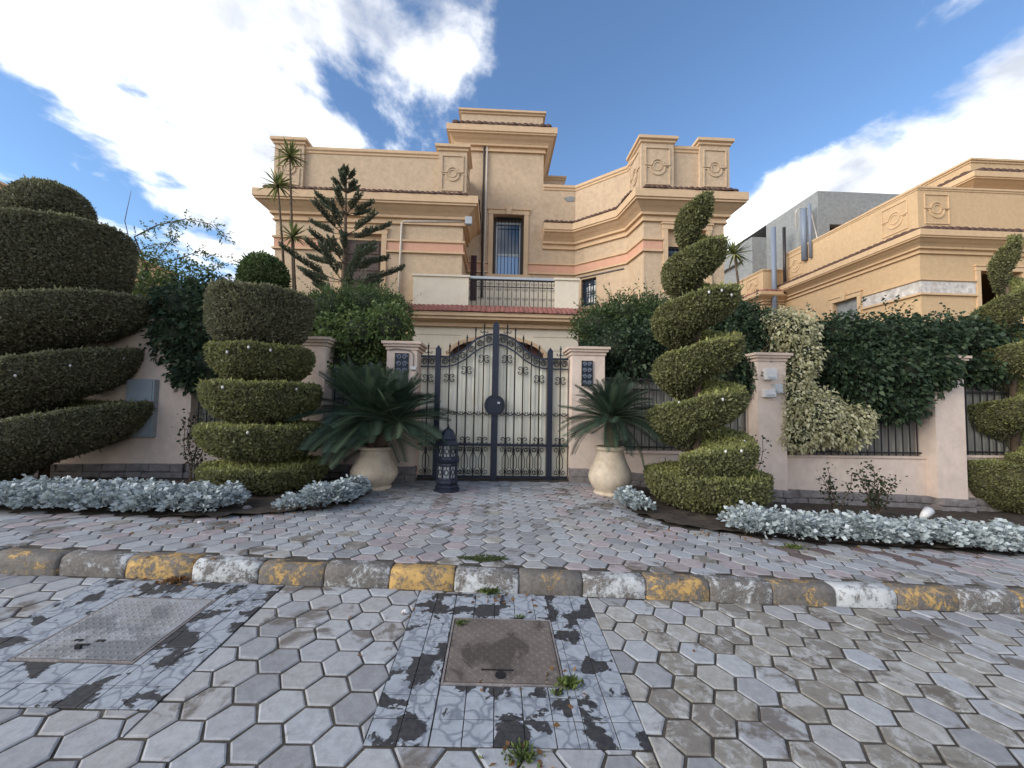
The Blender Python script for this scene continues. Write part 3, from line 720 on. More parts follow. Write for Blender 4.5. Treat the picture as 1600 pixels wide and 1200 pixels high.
def shutter(x0, x1, y, z0, z1, mat, parent, panels=4, name='shutter'):
    b = MB(); b.box(x0, x1, y, y+.04, z0, z1); sh = b.build(name, mat, parent)
    hh = (z1-z0)/panels
    for k in range(panels):
        q = MB(); za, zb = z0+k*hh+.07, z0+(k+1)*hh-.05
        q.add([(x0+.07, y-.001, za), (x1-.07, y-.001, za), (x1-.07, y-.001, zb), (x0+.07, y-.001, zb), (x0+.10, y-.022, za+.04), (x1-.10, y-.022, za+.04), (x1-.10, y-.022, zb-.04), (x0+.10, y-.022, zb-.04)],
              [(4, 5, 6, 7), (0, 1, 5, 4), (1, 2, 6, 5), (2, 3, 7, 6), (3, 0, 4, 7)]); q.build('panel', mat, sh)
    return sh
xm = sum(doorL)/2; boxpart('lintel', Mt['trim'], V, doorL[0], doorL[1], 11.7, 11.82, dz1-.14, dz1)
shutter(doorL[0]+.004, xm-.006, 11.72, dz0, dz1-.145, Mt['shutter'], V); shutter(xm+.006, doorL[1]-.004, 11.72, dz0, dz1-.145, Mt['shutter'], V)
wframe_moulding(ptL, doorL[0]+6.47, doorL[1]+6.47, dz0, dz1, V, Mt['trim'], .15)
f = MB(); f.box(winR[0], winR[1], 11.02, 11.07, rz1-.5, rz1-.44).box(winR[0], winR[0]+.06, 11.0, 11.07, 4.7, rz1-.5).box(winR[1]-.06, winR[1], 11.0, 11.07, 4.7, rz1-.5)
w2 = f.build('window', Mt['darkwood'], V); boxpart('pane', Mt['glass'], w2, winR[0], winR[1], 11.045, 11.055, 4.7, rz1-.45); boxpart('lintel', Mt['trim'], V, winR[0], winR[1], 10.97, 11.07, rz1-.43, rz1)
grille(w2, winR[0]+.06, winR[1]-.06, 10.98, 4.72, rz1-.46, 7)
wframe_moulding(ptR, winR[0]-4.05, winR[1]-4.05, 4.7, rz1, V, Mt['trim'], .14, False)
d_ = MB(); P = [ptD(a, z, .15) for a, z in ((.25, 4.75), (.8, 4.75), (.8, 5.65), (.25, 5.65))]; w3 = d_.add(P, [(0, 1, 2, 3)]).build('window', Mt['glass'], V)
for i in range(6): MB().tube([ptD(.29+i*.095, 4.75, .05), ptD(.29+i*.095, 5.65, .05)], .012, 5).build('grille_bar', Mt['ironb'], w3)
for z in (4.85, 5.2, 5.5): MB().tube([ptD(.25, z, .05), ptD(.8, z, .05)], .012, 5).build('grille_rail', Mt['ironb'], w3)
strip_ = MB(); P = [ptD(.1, 5.72, -.03), ptD(1.75, 5.72, -.03)]; strip_.tube(P, .02, 4).build('cable_duct', Mt['pipeb'], V)
shutter(PY(736, 400, 13.02)[0], PY(744, 400, 13.02)[0]+.02, 13.02, 4.9, PY(740, 399, 13.02)[2], Mt['shutter2'], V, 2)
# pipes on the wall
def pipe(pts, r, mat, name='downpipe'): return MB().tube(pts, r, 8).build(name, mat, V, True)
q = PY(757, 216, 13.03); pipe([(PY(720, 213, 13.03)[0], 13.03, q[2]), (q[0]-.06, 13.03, q[2]), (q[0], 13.03, q[2]-.06), (PY(753, 425, 13.03)[0], 13.03, 5.0)], .035, Mt['pipeb'])
pipe([(q[0]+.1, 13.04, q[2]-.1), (q[0]+.07, 13.04, 5.0)], .03, Mt['pvc'])
q = PY(628, 346, 11.55); q2 = PY(722, 346, 11.55); pipe([(q[0]-.03, 11.55, 3.9), (q[0], 11.55, q[2]-.05), (q[0]+.05, 11.55, q[2]), (q2[0], 11.55, q2[2])], .035, Mt['pvc'])
fl = MB().box(q2[0]+.10, q2[0]+.30, 11.35, 11.5, q2[2]-.16, q2[2]+.08, bev=.02).build('wall_floodlight', Mt['wframe'], V); boxpart('bracket', Mt['pvc'], fl, q2[0]+.16, q2[0]+.22, 11.5, 11.605, q2[2]-.05, q2[2]-.01)
# cement patches on the parapet wall
for (px, py, rx, rz) in ((891, 311, .17, .11), (910, 331, .08, .07)):
    q = PY(px, py, 13.09); n_ = 18; b = MB()
    P = [(q[0]+rx*(1+.25*math.sin(3*t_+px)+.12*math.sin(7*t_))*math.cos(t_), 13.088+dy, q[2]+rz*(1+.2*math.sin(2*t_+1)+.1*math.sin(5*t_))*math.sin(t_)) for dy in (0, .02) for t_ in np.linspace(0, 2*math.pi, n_+1)[:-1]]
    b.add(P, [tuple(range(n_))]+[(i, (i+1) % n_, n_+(i+1) % n_, n_+i) for i in range(n_)]).build('cement_patch', Mt['cement'], V)
# porch with balcony over the entrance
BX0, BX1, BY = -2.40, 2.30, 11.2
ptp = lambda a, z, q=0.: (a, BY+q, z)
w = MB(); AX, AR_, AZ = -.0, 0, 0
axl, axr2 = PY(700, 550, BY)[0], PY(852, 550, BY)[0]; az = PY(776, 527, BY)[2]; axc = (axl+axr2)/2; zs = az-.55
pts = [(axl, Z0), (axl, zs)]+[(axc+(axr2-axl)/2*math.cos(math.pi*(1-i/16)), zs+.55*math.sin(math.pi*i/16)) for i in range(1, 16)]+[(axr2, zs), (axr2, Z0)]
ZR = 3.72
for i in range(len(pts)-1):
    (a, z), (a2, z2) = pts[i], pts[i+1]
    if abs(a-a2) > 1e-6: w.add([ptp(a, z), ptp(a2, z2), ptp(a2, ZR), ptp(a, ZR)], [(0, 1, 2, 3)])
    w.add([ptp(a, z), ptp(a2, z2), ptp(a2, z2, .35), ptp(a, z, .35)], [(0, 1, 2, 3)])
w.add([ptp(BX0, Z0), ptp(axl, Z0), ptp(axl, ZR), ptp(BX0, ZR)], [(0, 1, 2, 3)]).add([ptp(axr2, Z0), ptp(BX1, Z0), ptp(BX1, ZR), ptp(axr2, ZR)], [(0, 1, 2, 3)])
w.add([ptp(BX0, Z0), ptp(BX0, ZR), ptp(BX0, ZR, 1.9), ptp(BX0, Z0, 1.9)], [(0, 1, 2, 3)]).add([ptp(BX1, Z0), ptp(BX1, ZR), ptp(BX1, ZR, 1.9), ptp(BX1, Z0, 1.9)], [(0, 3, 2, 1)])
porch = w.build('porch_wall', Mt['cream'], V)
for z in (.62, 1.22, 1.82, 2.42, 3.02):
    for (a, b) in ((BX0, axl-.16), (axr2+.16, BX1)): MB().box(a, b, BY-.004, BY+.01, z, z+.018).build('stone_joint', Mt['stonejoint'], porch)
for (z, a, b) in ((3.40, BX0, axl+.35), (3.40, axr2-.35, BX1)): MB().box(a, b, BY-.004, BY+.01, z, z+.018).build('stone_joint', Mt['stonejoint'], porch)
MB().tube([ptp(a, z, -.02) for a, z in pts], .07, 4).build('arch_moulding', Mt['trim'], V)
ad = MB().box(axl, axr2, BY+.30, BY+.34, Z0, az).build('arched_door', Mt['arch'], V)
for i in range(9):
    x = axl+(axr2-axl)*(i+.5)/9; MB().tube([(x, BY+.26, Z0), (x, BY+.26, az)], .015, 5).build('grille_bar', Mt['ironb'], ad)
boxpart('balcony_back_wall', Mt['cream'], V, -1.05, BX1-.2, 13.07, 13.095, 4.155, 5.72)
boxpart('balcony_floor', Mt['conc'], V, BX0, BX1, BY, 13.09, ZR, 4.15)
BP = [(BX0, 13.1), (BX0, BY), (BX1, BY), (BX1, 13.1)]
MB().sweep(BP, [(-.02, 3.98), (.42, 3.98), (.42, 3.88), (.36, 3.86), (.36, 3.80), (.12, 3.74), (.12, 3.64), (-.02, 3.64)]).build('cornice', Mt['trim'], V)
MB().sweep(BP, [(-.02, 4.22), (.03, 4.22), (.46, 3.99), (-.02, 3.99)]).build('tile_bed', Mt['tile_red'], V); tilerow(BP, 3.99, .48, .225, .13, Mt['tile_red'], V, .47)
bz = 5.13; rx0, rx1 = PY(734, 440, BY)[0], PY(866, 440, BY)[0]
def bpar(x0, x1):
    boxpart('balcony_parapet', Mt['cream'], V, x0, x1, BY+.02, BY+.2, 4.16, bz-.06); boxpart('balcony_coping', Mt['cream'], V, x0-.03, x1+.03, BY-.02, BY+.24, bz-.058, bz)
bpar(BX0, rx0-.03); bpar(rx1+.03, BX1-.0)
boxpart('balcony_parapet', Mt['cream'], V, BX0, BX0+.18, BY+.205, 11.58, 4.16, bz-.01); boxpart('balcony_parapet', Mt['cream'], V, BX1-.18, BX1, BY+.205, 13.09, 4.16, bz-.06)
# pigeon: balcony railing
rl = MB().box(rx0-.05, rx1+.05, BY+.08, BY+.14, bz-.06, bz+.01).build('balcony_railing', Mt['wframe'], V)
MB().box(rx0, rx1, BY+.09, BY+.13, bz-.10, bz-.065).build('rail', Mt['ironb'], rl); MB().box(rx0, rx1, BY+.10, BY+.12, bz-.29, bz-.265).build('rail', Mt['ironb'], rl); MB().box(rx0, rx1, BY+.10, BY+.12, 4.19, 4.215).build('rail', Mt['ironb'], rl)
def volute(r, turns=1.35, n=18, flip=1, ph=0.):
    return [(flip*(r*(1-.72*i/n))*math.cos(ph+2*math.pi*turns*i/n), (r*(1-.72*i/n))*math.sin(ph+2*math.pi*turns*i/n)) for i in range(n+1)]
nb_ = 19; barm = MB().tube([(0, 0, 4.2), (0, 0, bz-.08)], .011, 5).mesh('baluster', Mt['ironb'])
sc_ = {}
for s_ in (1, -1):
    sc_[s_] = MB().tube([(a, 0, z) for a, z in volute(.045, flip=s_)], .006, 4).mesh('scroll', Mt['ironb'])
ov = org(rl)
for i in range(nb_):
    x = rx0+(rx1-rx0)*(i+.5)/nb_; o = link('baluster', barm, rl, (x-ov[0], BY+.11-ov[1], -ov[2]))
    if i % 2 == 0:
        for zc in (bz-.2, bz-.36, 4.5, 4.26):
            for s_ in (1, -1): link('scroll', sc_[s_], rl, (x+s_*.05-ov[0], BY+.11-ov[1], zc-ov[2]))
# ---------------------------------------------------------------- neighbour villa (right)
B = thing('neighbour_villa', 'orange stucco villa with marble band and unfinished grey cement upper floor', 'house', (16, 14, -.3))
nx, ny, NZ, NP = 13.40, 12.0, 7.15, 8.67
SW = [(12.4, 24.), (12.4, 18.0), (nx, 18.0), (nx, ny), (26, ny), (26, 24)]
w = MB()
swz = lambda px, py: (18.0-nx*FPX/1, 0)
def yx(px, X=nx): return CAM[1]+D(px, 450)[1]*(X/D(px, 450)[0])
s0, s1 = yx(1302), yx(1340)
wallseg(w, SW[0], SW[1], -.5, 8.0); wallseg(w, SW[1], SW[2], -.5, 8.0)
ptS = wallseg(w, SW[2], SW[3], -.5, NP, [(18.0-s0, 18.0-s1, 3.6, 5.75)], .2)
fx0 = PY(1530, 430, ny)[0]; fx1 = PY(1585, 430, ny)[0]; fz1 = PY(1540, 424, ny)[2]
ptF = wallseg(w, SW[3], SW[4], -.5, NP, [(fx0-nx, fx1-nx+.25, 2.6, fz1), (fx1+2.6-nx, fx1+3.8-nx, 2.6, fz1)], .25); wallseg(w, SW[4], SW[5], -.5, NP)
w.add([(12.4, 24, NP-.6), (12.4, 18, NP-.6), (nx, 18, NP-.6), (nx, ny, NP-.6), (26, ny, NP-.6), (26, 24, NP-.6)], [tuple(range(6))[::-1]])
w.add([(12.4, 24, -.5), (12.4, 24, 8.0), (26, 24, NP), (26, 24, -.5)], [(0, 1, 2, 3)])
w.build('wall', Mt['nb'], B)
boxpart('blocked_window', Mt['cement'], B, nx+.12, nx+.16, s1, s0, 3.6, 5.75)
NPth = [(nx, 18.0), (nx, ny), (26, ny)]
cornice(NPth, NZ, .42, B, Mt['nbtrim'], .62); tilerow(NPth, NZ+.01, .40, .06, .24, Mt['tile_dark'], B, .36)
coping(NPth, NP+.06, B, Mt['nbtrim'], .05, .14)
bp1 = [(nx, s1-.2), (nx, ny), (fx0-.16, ny)]; bp0 = [(nx, 18.0), (nx, s0+.2)]
bandcourse(bp1, 5.20, 5.72, B, Mt['nbtrim'], Mt['nbmarble']); bandcourse(bp0, 3.7, 4.2, B, Mt['nbtrim'], Mt['nbmarble'])
wframe_moulding(ptS, 18.0-s0, 18.0-s1, 3.6, 5.75, B, Mt['nbtrim'], .16); wframe_moulding(ptF, fx0-nx, fx1-nx+.25, 2.6, fz1, B, Mt['nbtrim'], .14)
relief(lambda a, z, q=0.: (nx-.005, ny+a, z), .75, (NZ+NP)/2+.1, .85, .95, B, Mt['nbtrim']); relief(lambda a, z, q=0.: (nx+a, ny-.005, z), .62, (NZ+NP)/2+.1, .8, .95, B, Mt['nbtrim'])
relief(lambda a, z, q=0.: (nx-.005, 18-a, z), .75, (NZ+NP)/2+.1, .85, .95, B, Mt['nbtrim'])
for (yy0, yy1) in ((ny-.06, ny+1.5), (16.6, 18.02)): boxpart('parapet_pier', Mt['nb'], B, nx-.003, nx+.5, yy0+.063, yy1, NZ+.05, NP+.10)
# lower balcony block with its own cornice
cornice([(12.4, 24), (12.4, 18.0), (nx, 18.0)], 6.9, .4, B, Mt['nbtrim'], .5); tilerow([(12.4, 24), (12.4, 18.0), (nx, 18.0)], 6.91, .38, .06, .2, Mt['tile_red'], B, .34)
relief(lambda a, z, q=0.: (12.395, 18+a, z), .8, 7.42, .8, .8, B, Mt['nbtrim'])
coping([(12.4, 24), (12.4, 18.0), (nx, 18.0)], 8.05, B, Mt['nbtrim'], .05, .12)
# grey cement upper rooms
g = MB(); ptG = wallseg(g, (nx+.3, 19.6), (nx+.3, 16.3), NP-2.2, 10.95); wallseg(g, (nx+.3, 16.3), (nx+4.2, 16.3), NP-2.2, 10.95, [(.5, 1.5, 8.6, 9.5)], .3)
g.add([(nx+.3, 16.3, 10.95), (nx+4.2, 16.3, 10.95), (nx+4.2, 24, 10.95), (nx+.3, 24, 10.95)], [(0, 1, 2, 3)])
g.add([(nx+4.2, 16.3, NP-2), (nx+4.2, 24, NP-2), (nx+4.2, 24, 10.95), (nx+4.2, 16.3, 10.95)], [(0, 1, 2, 3)])
g.build('cement_room', Mt['cement'], B)
g = MB(); wallseg(g, (12.95, 25), (12.95, 19.6), 7.0, 10.3, [(1.2, 4.6, 7.9, 9.4)], .25); wallseg(g, (12.95, 19.6), (13.7, 19.6), 7.0, 10.3); g.add([(12.95, 19.6, 10.3), (14, 19.6, 10.3), (14, 25, 10.3), (12.95, 25, 10.3)], [(0, 1, 2, 3)])
g.build('cement_room', Mt['cement'], B); boxpart('boarded_opening', Mt['cement'], B, 13.15, 13.2, 19.7, 24.5, 7.0, 10.2)
for (x, y, zb, zt, r, mt) in ((12.75, 17.75, 4.8, 9.95, .11, 'pvcg'), (13.30, 16.6, 8.0, 10.3, .12, 'pvcg'), (13.33, 16.3, 8.0, 10.35, .06, 'pvcg'), (13.15, 17.6, 6.8, 9.9, .07, 'pipeb')):
    MB().tube([(x, y, zb), (x, y, zt)], r, 10).build('downpipe', Mt[mt], B, True)
MB().tube([(12.75, 17.7, 5.2), (12.95, 17.65, 5.6), (13.25, 17.6, 6.1), (13.2, 17.6, 5.4), (12.8, 17.7, 4.4), (12.75, 17.7, 3.4)], .1, 8).build('downpipe', Mt['pipeb'], B, True)
MB().tube([(13.2, 16.9, 9.5)]+[(13.3+.35*math.cos(a)*1, 16.6, 10.1+.25*math.sin(a)) for a in np.linspace(math.pi, 0, 8)]+[(13.6, 16.2, 8.6)], .025, 6).build('hose', Mt['pvc'], B)
# rear tower of the neighbour
UX = [(16., 21), (16., 12.6), (26, 12.6)]
g = MB(); wallseg(g, UX[0], UX[1], NP-.8, 10.05); wallseg(g, UX[1], UX[2], NP-.8, 10.05); g.build('upper_wall', Mt['nb'], B)
cornice(UX, 9.45, .45, B, Mt['nbtrim'], .6); tilerow(UX, 9.46, .44, .07, .24, Mt['tile_dark'], B, .36); coping(UX, 10.14, B, Mt['nbtrim'], .08, .16)
boxpart('roof', Mt['conc'], B, 16.02, 26, 12.62, 21, 9.8, 9.95)
# ---------------------------------------------------------------- neighbour villa (left)
Cn = thing('neighbour_villa', 'sandy villa mostly hidden behind the topiary and feathery tree beside the sand villa', 'house', (-17, 15, 0))
lx = -13.6; zl = 7.25
w = MB(); LWp = [(-28, 9.6), (lx, 9.6), (lx, 14.3)]
wallseg(w, LWp[0], LWp[1], -.5, zl); wallseg(w, LWp[1], LWp[2], -.5, zl, [(2, 3.2, 3.4, 5.0)], .2); wallseg(w, LWp[2], (-28, 14.3), -.5, zl)
w.add([(-28, 9.6, zl-.5), (lx, 9.6, zl-.5), (lx, 14.3, zl-.5), (-28, 14.3, zl-.5)], [(0, 1, 2, 3)]); w.build('wall', Mt['nb'], Cn)
coping(LWp, zl+.04, Cn, Mt['nbtrim'], .07, .16); cornice(LWp, 5.9, .4, Cn, Mt['nbtrim'], .6); tilerow(LWp, 5.91, .41, .08, .24, Mt['tile_dark'], Cn, .36)
boxpart('shutter', Mt['shutter'], Cn, lx-.14, lx-.1, 11.6, 12.8, 3.4, 5.0)
w = MB(); lo = [(-28, 14.32), (lx, 14.32), (lx, 17.2), (-28, 17.2)]
for i in range(3): wallseg(w, lo[i], lo[i+1], -.5, 6.72)
w.add([(-28, 14.32, 6.5), (lx, 14.32, 6.5), (lx, 17.2, 6.5), (-28, 17.2, 6.5)], [(0, 1, 2, 3)]); w.build('rear_wall', Mt['nb'], Cn); coping(lo, 6.78, Cn, Mt['nbtrim'], .07, .16)
# ---------------------------------------------------------------- boundary wall
WY = 7.4
def X_(px, py=650): return PY(px, py, WY)[0]
def cap(t, x0, x1, y0, y1, z, mat=None):
    c = [(x0, y1), (x0, y0), (x1, y0), (x1, y1)]
    MB().sweep(c, [(-.2, z+.15), (.085, z+.15), (.085, z+.105), (.055, z+.095), (.055, z+.06), (.02, z+.045), (.02, z), (-.2, z)], True).build('cap_moulding', mat or Mt['wallcap'], t)
    MB().box(x0+.02, x1-.02, y0+.02, y1-.02, z-.05, z+.145).build('cap_top', mat or Mt['wallcap'], t)
def stones(t, x0, x1, y, zf, h, rows=2, d=.09):
    rh = h/rows
    for r in range(rows):
        x = x0+random.uniform(0, .04)
        while x < x1-.06:
            wd = min(random.uniform(.26, .46), x1-x); 
            if x1-x-wd < .12: wd = x1-x
            zb = zf(x+wd/2)+r*rh; o = random.uniform(-.012, .014)
            b = MB().box(-wd/2+.006, wd/2-.006, -d+o, .12, .004, rh-.004, bev=.012)
            b.v = [(vx+random.uniform(-.006, .006), vy+random.uniform(-.008, .008), vz+random.uniform(-.005, .005)) for vx, vy, vz in b.v]
            oo = org(t); link('stone', b.mesh('stone', Mt['stone']), t, (x+wd/2-oo[0], y-oo[1], zb-oo[2])).rotation_euler = (0, -math.atan((zf(x+.2)-zf(x-.2))/.4), 0)
            x += wd
def pillar(label, x0, x1, ztop, zb, name='wall_pillar', stone=True, yf=WY-.2, capz=True, group=None):
    cx = (x0+x1)/2; t = thing(name, label, 'pillar', (cx, yf+.25, zb), group)
    MB().box(x0, x1, yf, yf+.52, zb, ztop, bev=.008).build('shaft', Mt['wallp'], t)
    if capz: cap(t, x0, x1, yf, yf+.52, ztop)
    if stone: stones(t, x0-.04, x1+.04, yf, lambda x: zw(x)-.02, .27 if stone is True else stone)
    return t
def lowwall(label, x0, x1, ztop, solid_to=None):
    cx = (x0+x1)/2; zb = min(zw(x0), zw(x1))-.1
    t = thing('boundary_wall', label, 'wall', (cx, WY, zb))
    MB().box(x0, x1, WY, WY+.22, zb, ztop, bev=.004).build('plaster_wall', Mt['wallp'], t)
    if not solid_to: MB().box(x0, x1, WY-.03, WY+.25, ztop+.002, ztop+.05, bev=.01).build('wall_coping', Mt['wallcap'], t)
    stones(t, x0, x1, WY, lambda x: zw(x)-.03, .28); return t
def fence(label, x0, x1, zb, zt, mat, corr=True):
    t = thing('fence_panel', label, 'fence', ((x0+x1)/2, WY+.1, zb))
    n = int((x1-x0)/.02); Vv = []; Fc = []
    for i in range(n+1):
        x = x0+(x1-x0)*i/n; y = WY+.16+(.012*(1 if (i//4) % 2 else -1) if corr else 0)
        Vv += [(x, y, zb), (x, y, zt)]
    for i in range(n): Fc.append((2*i, 2*i+2, 2*i+3, 2*i+1))
    MB().add(Vv, Fc).build('backing_sheet', mat, t)
    k = max(3, int(round((x1-x0)/.145))); bm_ = MB().tube([(0, 0, 0), (0, 0, zt-zb+.05), (0, 0, zt-zb+.17)], [.011, .011, .002], 6).mesh('bar', Mt['ironb'])
    o0 = org(t)
    for i in range(k): link('bar', bm_, t, (x0+(x1-x0)*(i+.5)/k-o0[0], WY+.08-o0[1], 0))
    for z in (zb+.06, zt-.22, zt-.04): MB().box(x0, x1, WY+.065, WY+.095, z-.014, z+.014).build('rail', Mt['ironb'], t)
    return t
def zpx(px, py): return PY(px, py, WY)[2]
# left solid wall with the meter cabinet
xa, xb = -13.5, X_(297)
t = lowwall('tall pink plaster wall carrying the pale blue cabinet', xa, xb, zpx(232, 512), True)
cap(t, xa, xb, WY, WY+.22, zpx(232, 512))
cz0, cz1 = zpx(225, 683), zpx(225, 593); cxa, cxb = X_(203), X_(246)
c = thing('meter_cabinet', 'pale blue metal meter cabinet fixed on the pink wall', 'cabinet', ((cxa+cxb)/2, WY, cz0))
MB().box(cxa, cxb, WY-.10, WY-.001, cz0, cz1, bev=.01).build('body', Mt['cabinet'], c); MB().box(cxa+.03, cxb-.03, WY-.112, WY-.101, cz0+.03, cz1-.03).build('door', Mt['cabinet'], c)
MB().box(cxb-.08, cxb-.05, WY-.125, WY-.113, (cz0+cz1)/2-.06, (cz0+cz1)/2+.06).build('handle', Mt['ironb'], c)
xp = {k: (X_(a), X_(b)) for k, (a, b) in dict(p1=(457, 512), gl=(606, 652), gr=(890, 940), p2=(1174, 1217), p3=(1444, 1489)).items()}
lowwall('low plaster wall between the cabinet wall and the tiered topiary', xb+.002, xp['p1'][0], .72)
fence('dark iron fence behind the tiered topiary under the dark creeper', xb+.01, xp['p1'][0], .77, 2.1, Mt['sheetd'])
pillar('pale plaster pillar behind the tiered topiary', *xp['p1'], zpx(485, 542), -.05)
lowwall('low plaster wall behind the big cycad left open to the drive', xp['p1'][1]+.002, xp['gl'][0]-.002, .60)
fence('dark iron fence behind the double headed cycad', xp['p1'][1], xp['gl'][0], .66, 2.0, Mt['sheetd'])
lowwall('low plaster wall behind the spiral topiary and cycad pot', xp['gr'][1]+.002, xp['p2'][0]-.002, .62)
fence('iron fence with pale backing boards behind the bright spiral topiary', xp['gr'][1], xp['p2'][0], .68, zpx(1000, 590), Mt['sheetd'])
pr2 = pillar('plaster pillar with three small white meter boxes', *xp['p2'], zpx(1190, 566), -.3)
lowwall('stained plaster wall under the cream variegated creeper', xp['p2'][1]+.002, xp['p3'][0]-.002, zpx(1330, 716))
fence('iron fence half covered by dark and variegated creepers', xp['p2'][1], xp['p3'][0], zpx(1330, 712), zpx(1330, 590), Mt['sheetd'])
pillar('pillar with a grey scuff mark beside the dark creeper', *xp['p3'], zpx(1466, 570), -.45)
xe = 11.2
lowwall('plaster wall behind the spiral topiary next to the scuffed pillar', xp['p3'][1]+.002, xe, zpx(1540, 716))
fence('iron fence between the scuffed pillar and the far spiral topiary', xp['p3'][1], xe, zpx(1540, 712), zpx(1540, 595), Mt['sheetd'])
pillar('plain plaster pillar beyond the far spiral topiary', xe, xe+.55, 2.3, -.5)
# meter boxes
for (x0, x1, y0, y1, lab) in ((1192, 1207, 577, 594, 'white plastic meter box highest on the pillar'), (1190, 1206, 609, 621, 'white plastic meter box low on the pillar'), (1205, 1216, 600, 615, 'grey junction box beside the two white meter boxes')):
    a = PY(x0, y1, 7.2); b = PY(x1, y0, 7.2); t = thing('meter_box', lab, 'meter box', ((a[0]+b[0])/2, 7.2, a[2]))
    MB().box(a[0], b[0], 7.08, 7.199, a[2], b[2], bev=.012).build('case', Mt['white'] if 'white plastic' in lab else Mt['wframe'], t)
    MB().box(a[0]+.02, b[0]-.02, 7.07, 7.081, a[2]+.03, a[2]+.06).build('window', Mt['wframe'], t)
# gate pillars
def ironpanel(x0, x1, z0, z1, label):
    t = thing('iron_panel', label, 'iron panel', ((x0+x1)/2, 7.2, z0), 'scrolled iron panels on the gate pillars')
    MB().box(x0, x1, 7.185, 7.199, z0, z1).build('plate', Mt['iron'], t)
    f_ = MB().tube([(x0, 7.18, z0), (x1, 7.18, z0), (x1, 7.18, z1), (x0, 7.18, z1)], .012, 4, True).build('frame', Mt['ironb'], t)
    o0 = org(t); ww = (x1-x0)/2; vm = {s_: MB().tube([(a, 0, z) for a, z in volute(ww*.42, flip=s_)], .008, 4).mesh('scroll', Mt['pvcg']) for s_ in (1, -1)}
    nz_ = max(2, int((z1-z0)/(ww*1.05)))
    for k in range(nz_):
        for s_ in (1, -1): link('scroll', vm[s_], t, (s_*ww*.46, 7.172-o0[1], (z1-z0)*(k+.5)/nz_))
gp = pillar('gate pillar behind the double headed cycad with a thin conduit', *xp['gl'], zpx(630, 549), .05, 'gate_pillar', group=None)
ironpanel(PY(617, 600, 7.2)[0], PY(637, 600, 7.2)[0], PY(620, 650, 7.2)[2], PY(620, 552, 7.2)[2], 'long scrolled iron panel on the gate pillar behind the big cycad')
cq = [PY(*p, 7.185) for p in ((608, 547), (617, 545), (640, 547), (646, 553), (646, 573))]
MB().tube([tuple(p) for p in cq], .012, 6).build('conduit', Mt['conc'], gp); MB().box(cq[-1][0]-.05, cq[-1][0]+.05, 7.14, 7.195, cq[-1][2]-.06, cq[-1][2], bev=.008).build('junction_box', Mt['white'], gp)
pillar('gate pillar above the clay urn with the single cycad', *xp['gr'], zpx(915, 557), .05, 'gate_pillar')
ironpanel(PY(909, 580, 7.2)[0], PY(925, 580, 7.2)[0], PY(917, 603, 7.2)[2], PY(917, 564, 7.2)[2], 'small scrolled iron panel on the pillar above the single cycad')
# ---------------------------------------------------------------- gate
GY = 7.42
gx = {k: PY(px, 650, GY)[0] for k, px in dict(a=655, p1=682.5, c=772.5, p2=858.5, b=888).items()}
GZB = .165; ZT = 2.36; ZMID = PY(770, 695, GY)[2]; ZBAND = PY(800, 645, GY)[2]
def topz(x):          # outer top rail
    s = abs(x-gx['c'])/((gx['p2']-gx['p1'])/2); return float(np.interp(s, [0, .15, .35, .52, .7, .85, 1.0], [2.80, 2.79, 2.70, 2.53, 2.40, 2.355, 2.36]))
def lowz(x):
    s = abs(x-gx['c'])/((gx['p2']-gx['p1'])/2); return float(np.interp(s, [0, .15, .35, .52, .7, .85, 1.0], [2.62, 2.59, 2.48, 2.33, 2.22, 2.18, 2.17]))
def scrollmesh(pts, r=.0085): return MB().tube([(a, 0, z) for a, z in pts], r, 4).mesh('scroll', Mt['ironb'])
SM = {}
for s_ in (1, -1):
    SM['ring', s_] = scrollmesh(volute(.066, 1.7, 24, s_), .011)
    # heart: volute rising then hooking outward
    SM['heart', s_] = scrollmesh([(s_*a, z) for a, z in [(0.004, -.10), (.02, -.115), (.045, -.118), (.07, -.105)]+[(.072+.034*math.cos(t), -.075+.034*math.sin(t)) for t in np.linspace(-.9, 3.6, 9)]]) if False else scrollmesh([(s_*(.066+.022*(1-.07*i)*math.cos(.5*i-1.2)), -.062+.022*(1-.07*i)*math.sin(.5*i-1.2)) for i in range(9)][::-1]+[(s_*.06, -.088), (s_*.03, -.085), (s_*.006, -.05)]+[(s_*(.05+.046*(1-.065*i)*math.cos(math.pi-.45*i)), .012+.046*(1-.065*i)*math.sin(math.pi-.45*i)) for i in range(13)], .010)
    SM['lyre', s_] = scrollmesh([(s_*.058+s_*p[0]*-1, p[1]+.20) for p in volute(.05, 1.2, 14, 1, math.pi*.0)][::-1]+[(s_*.018, .12), (s_*.05, .06), (s_*.05, -.12), (s_*.015, -.17)]+[(s_*.058-s_*p[0], -.20-p[1]) for p in volute(.05, 1.2, 14, 1, 0)], .008)
    SM['cee', s_] = scrollmesh([(s_*(.064*math.cos(t)), .05*math.sin(t)) for t in np.linspace(-math.pi, 0, 9)][::1 if s_ > 0 else -1]+[], .010)
    SM['curl', s_] = scrollmesh([(s_*(.03+.035*(1-.07*i)*math.cos(math.pi+.45*i)), .035*(1-.07*i)*math.sin(math.pi+.45*i)) for i in range(11)], .009)
spear = MB().lathe([(.012, 0), (.02, .03), (.012, .05), (.004, .085), (.001, .09)], n=6).mesh('spear_tip', Mt['ironb'])
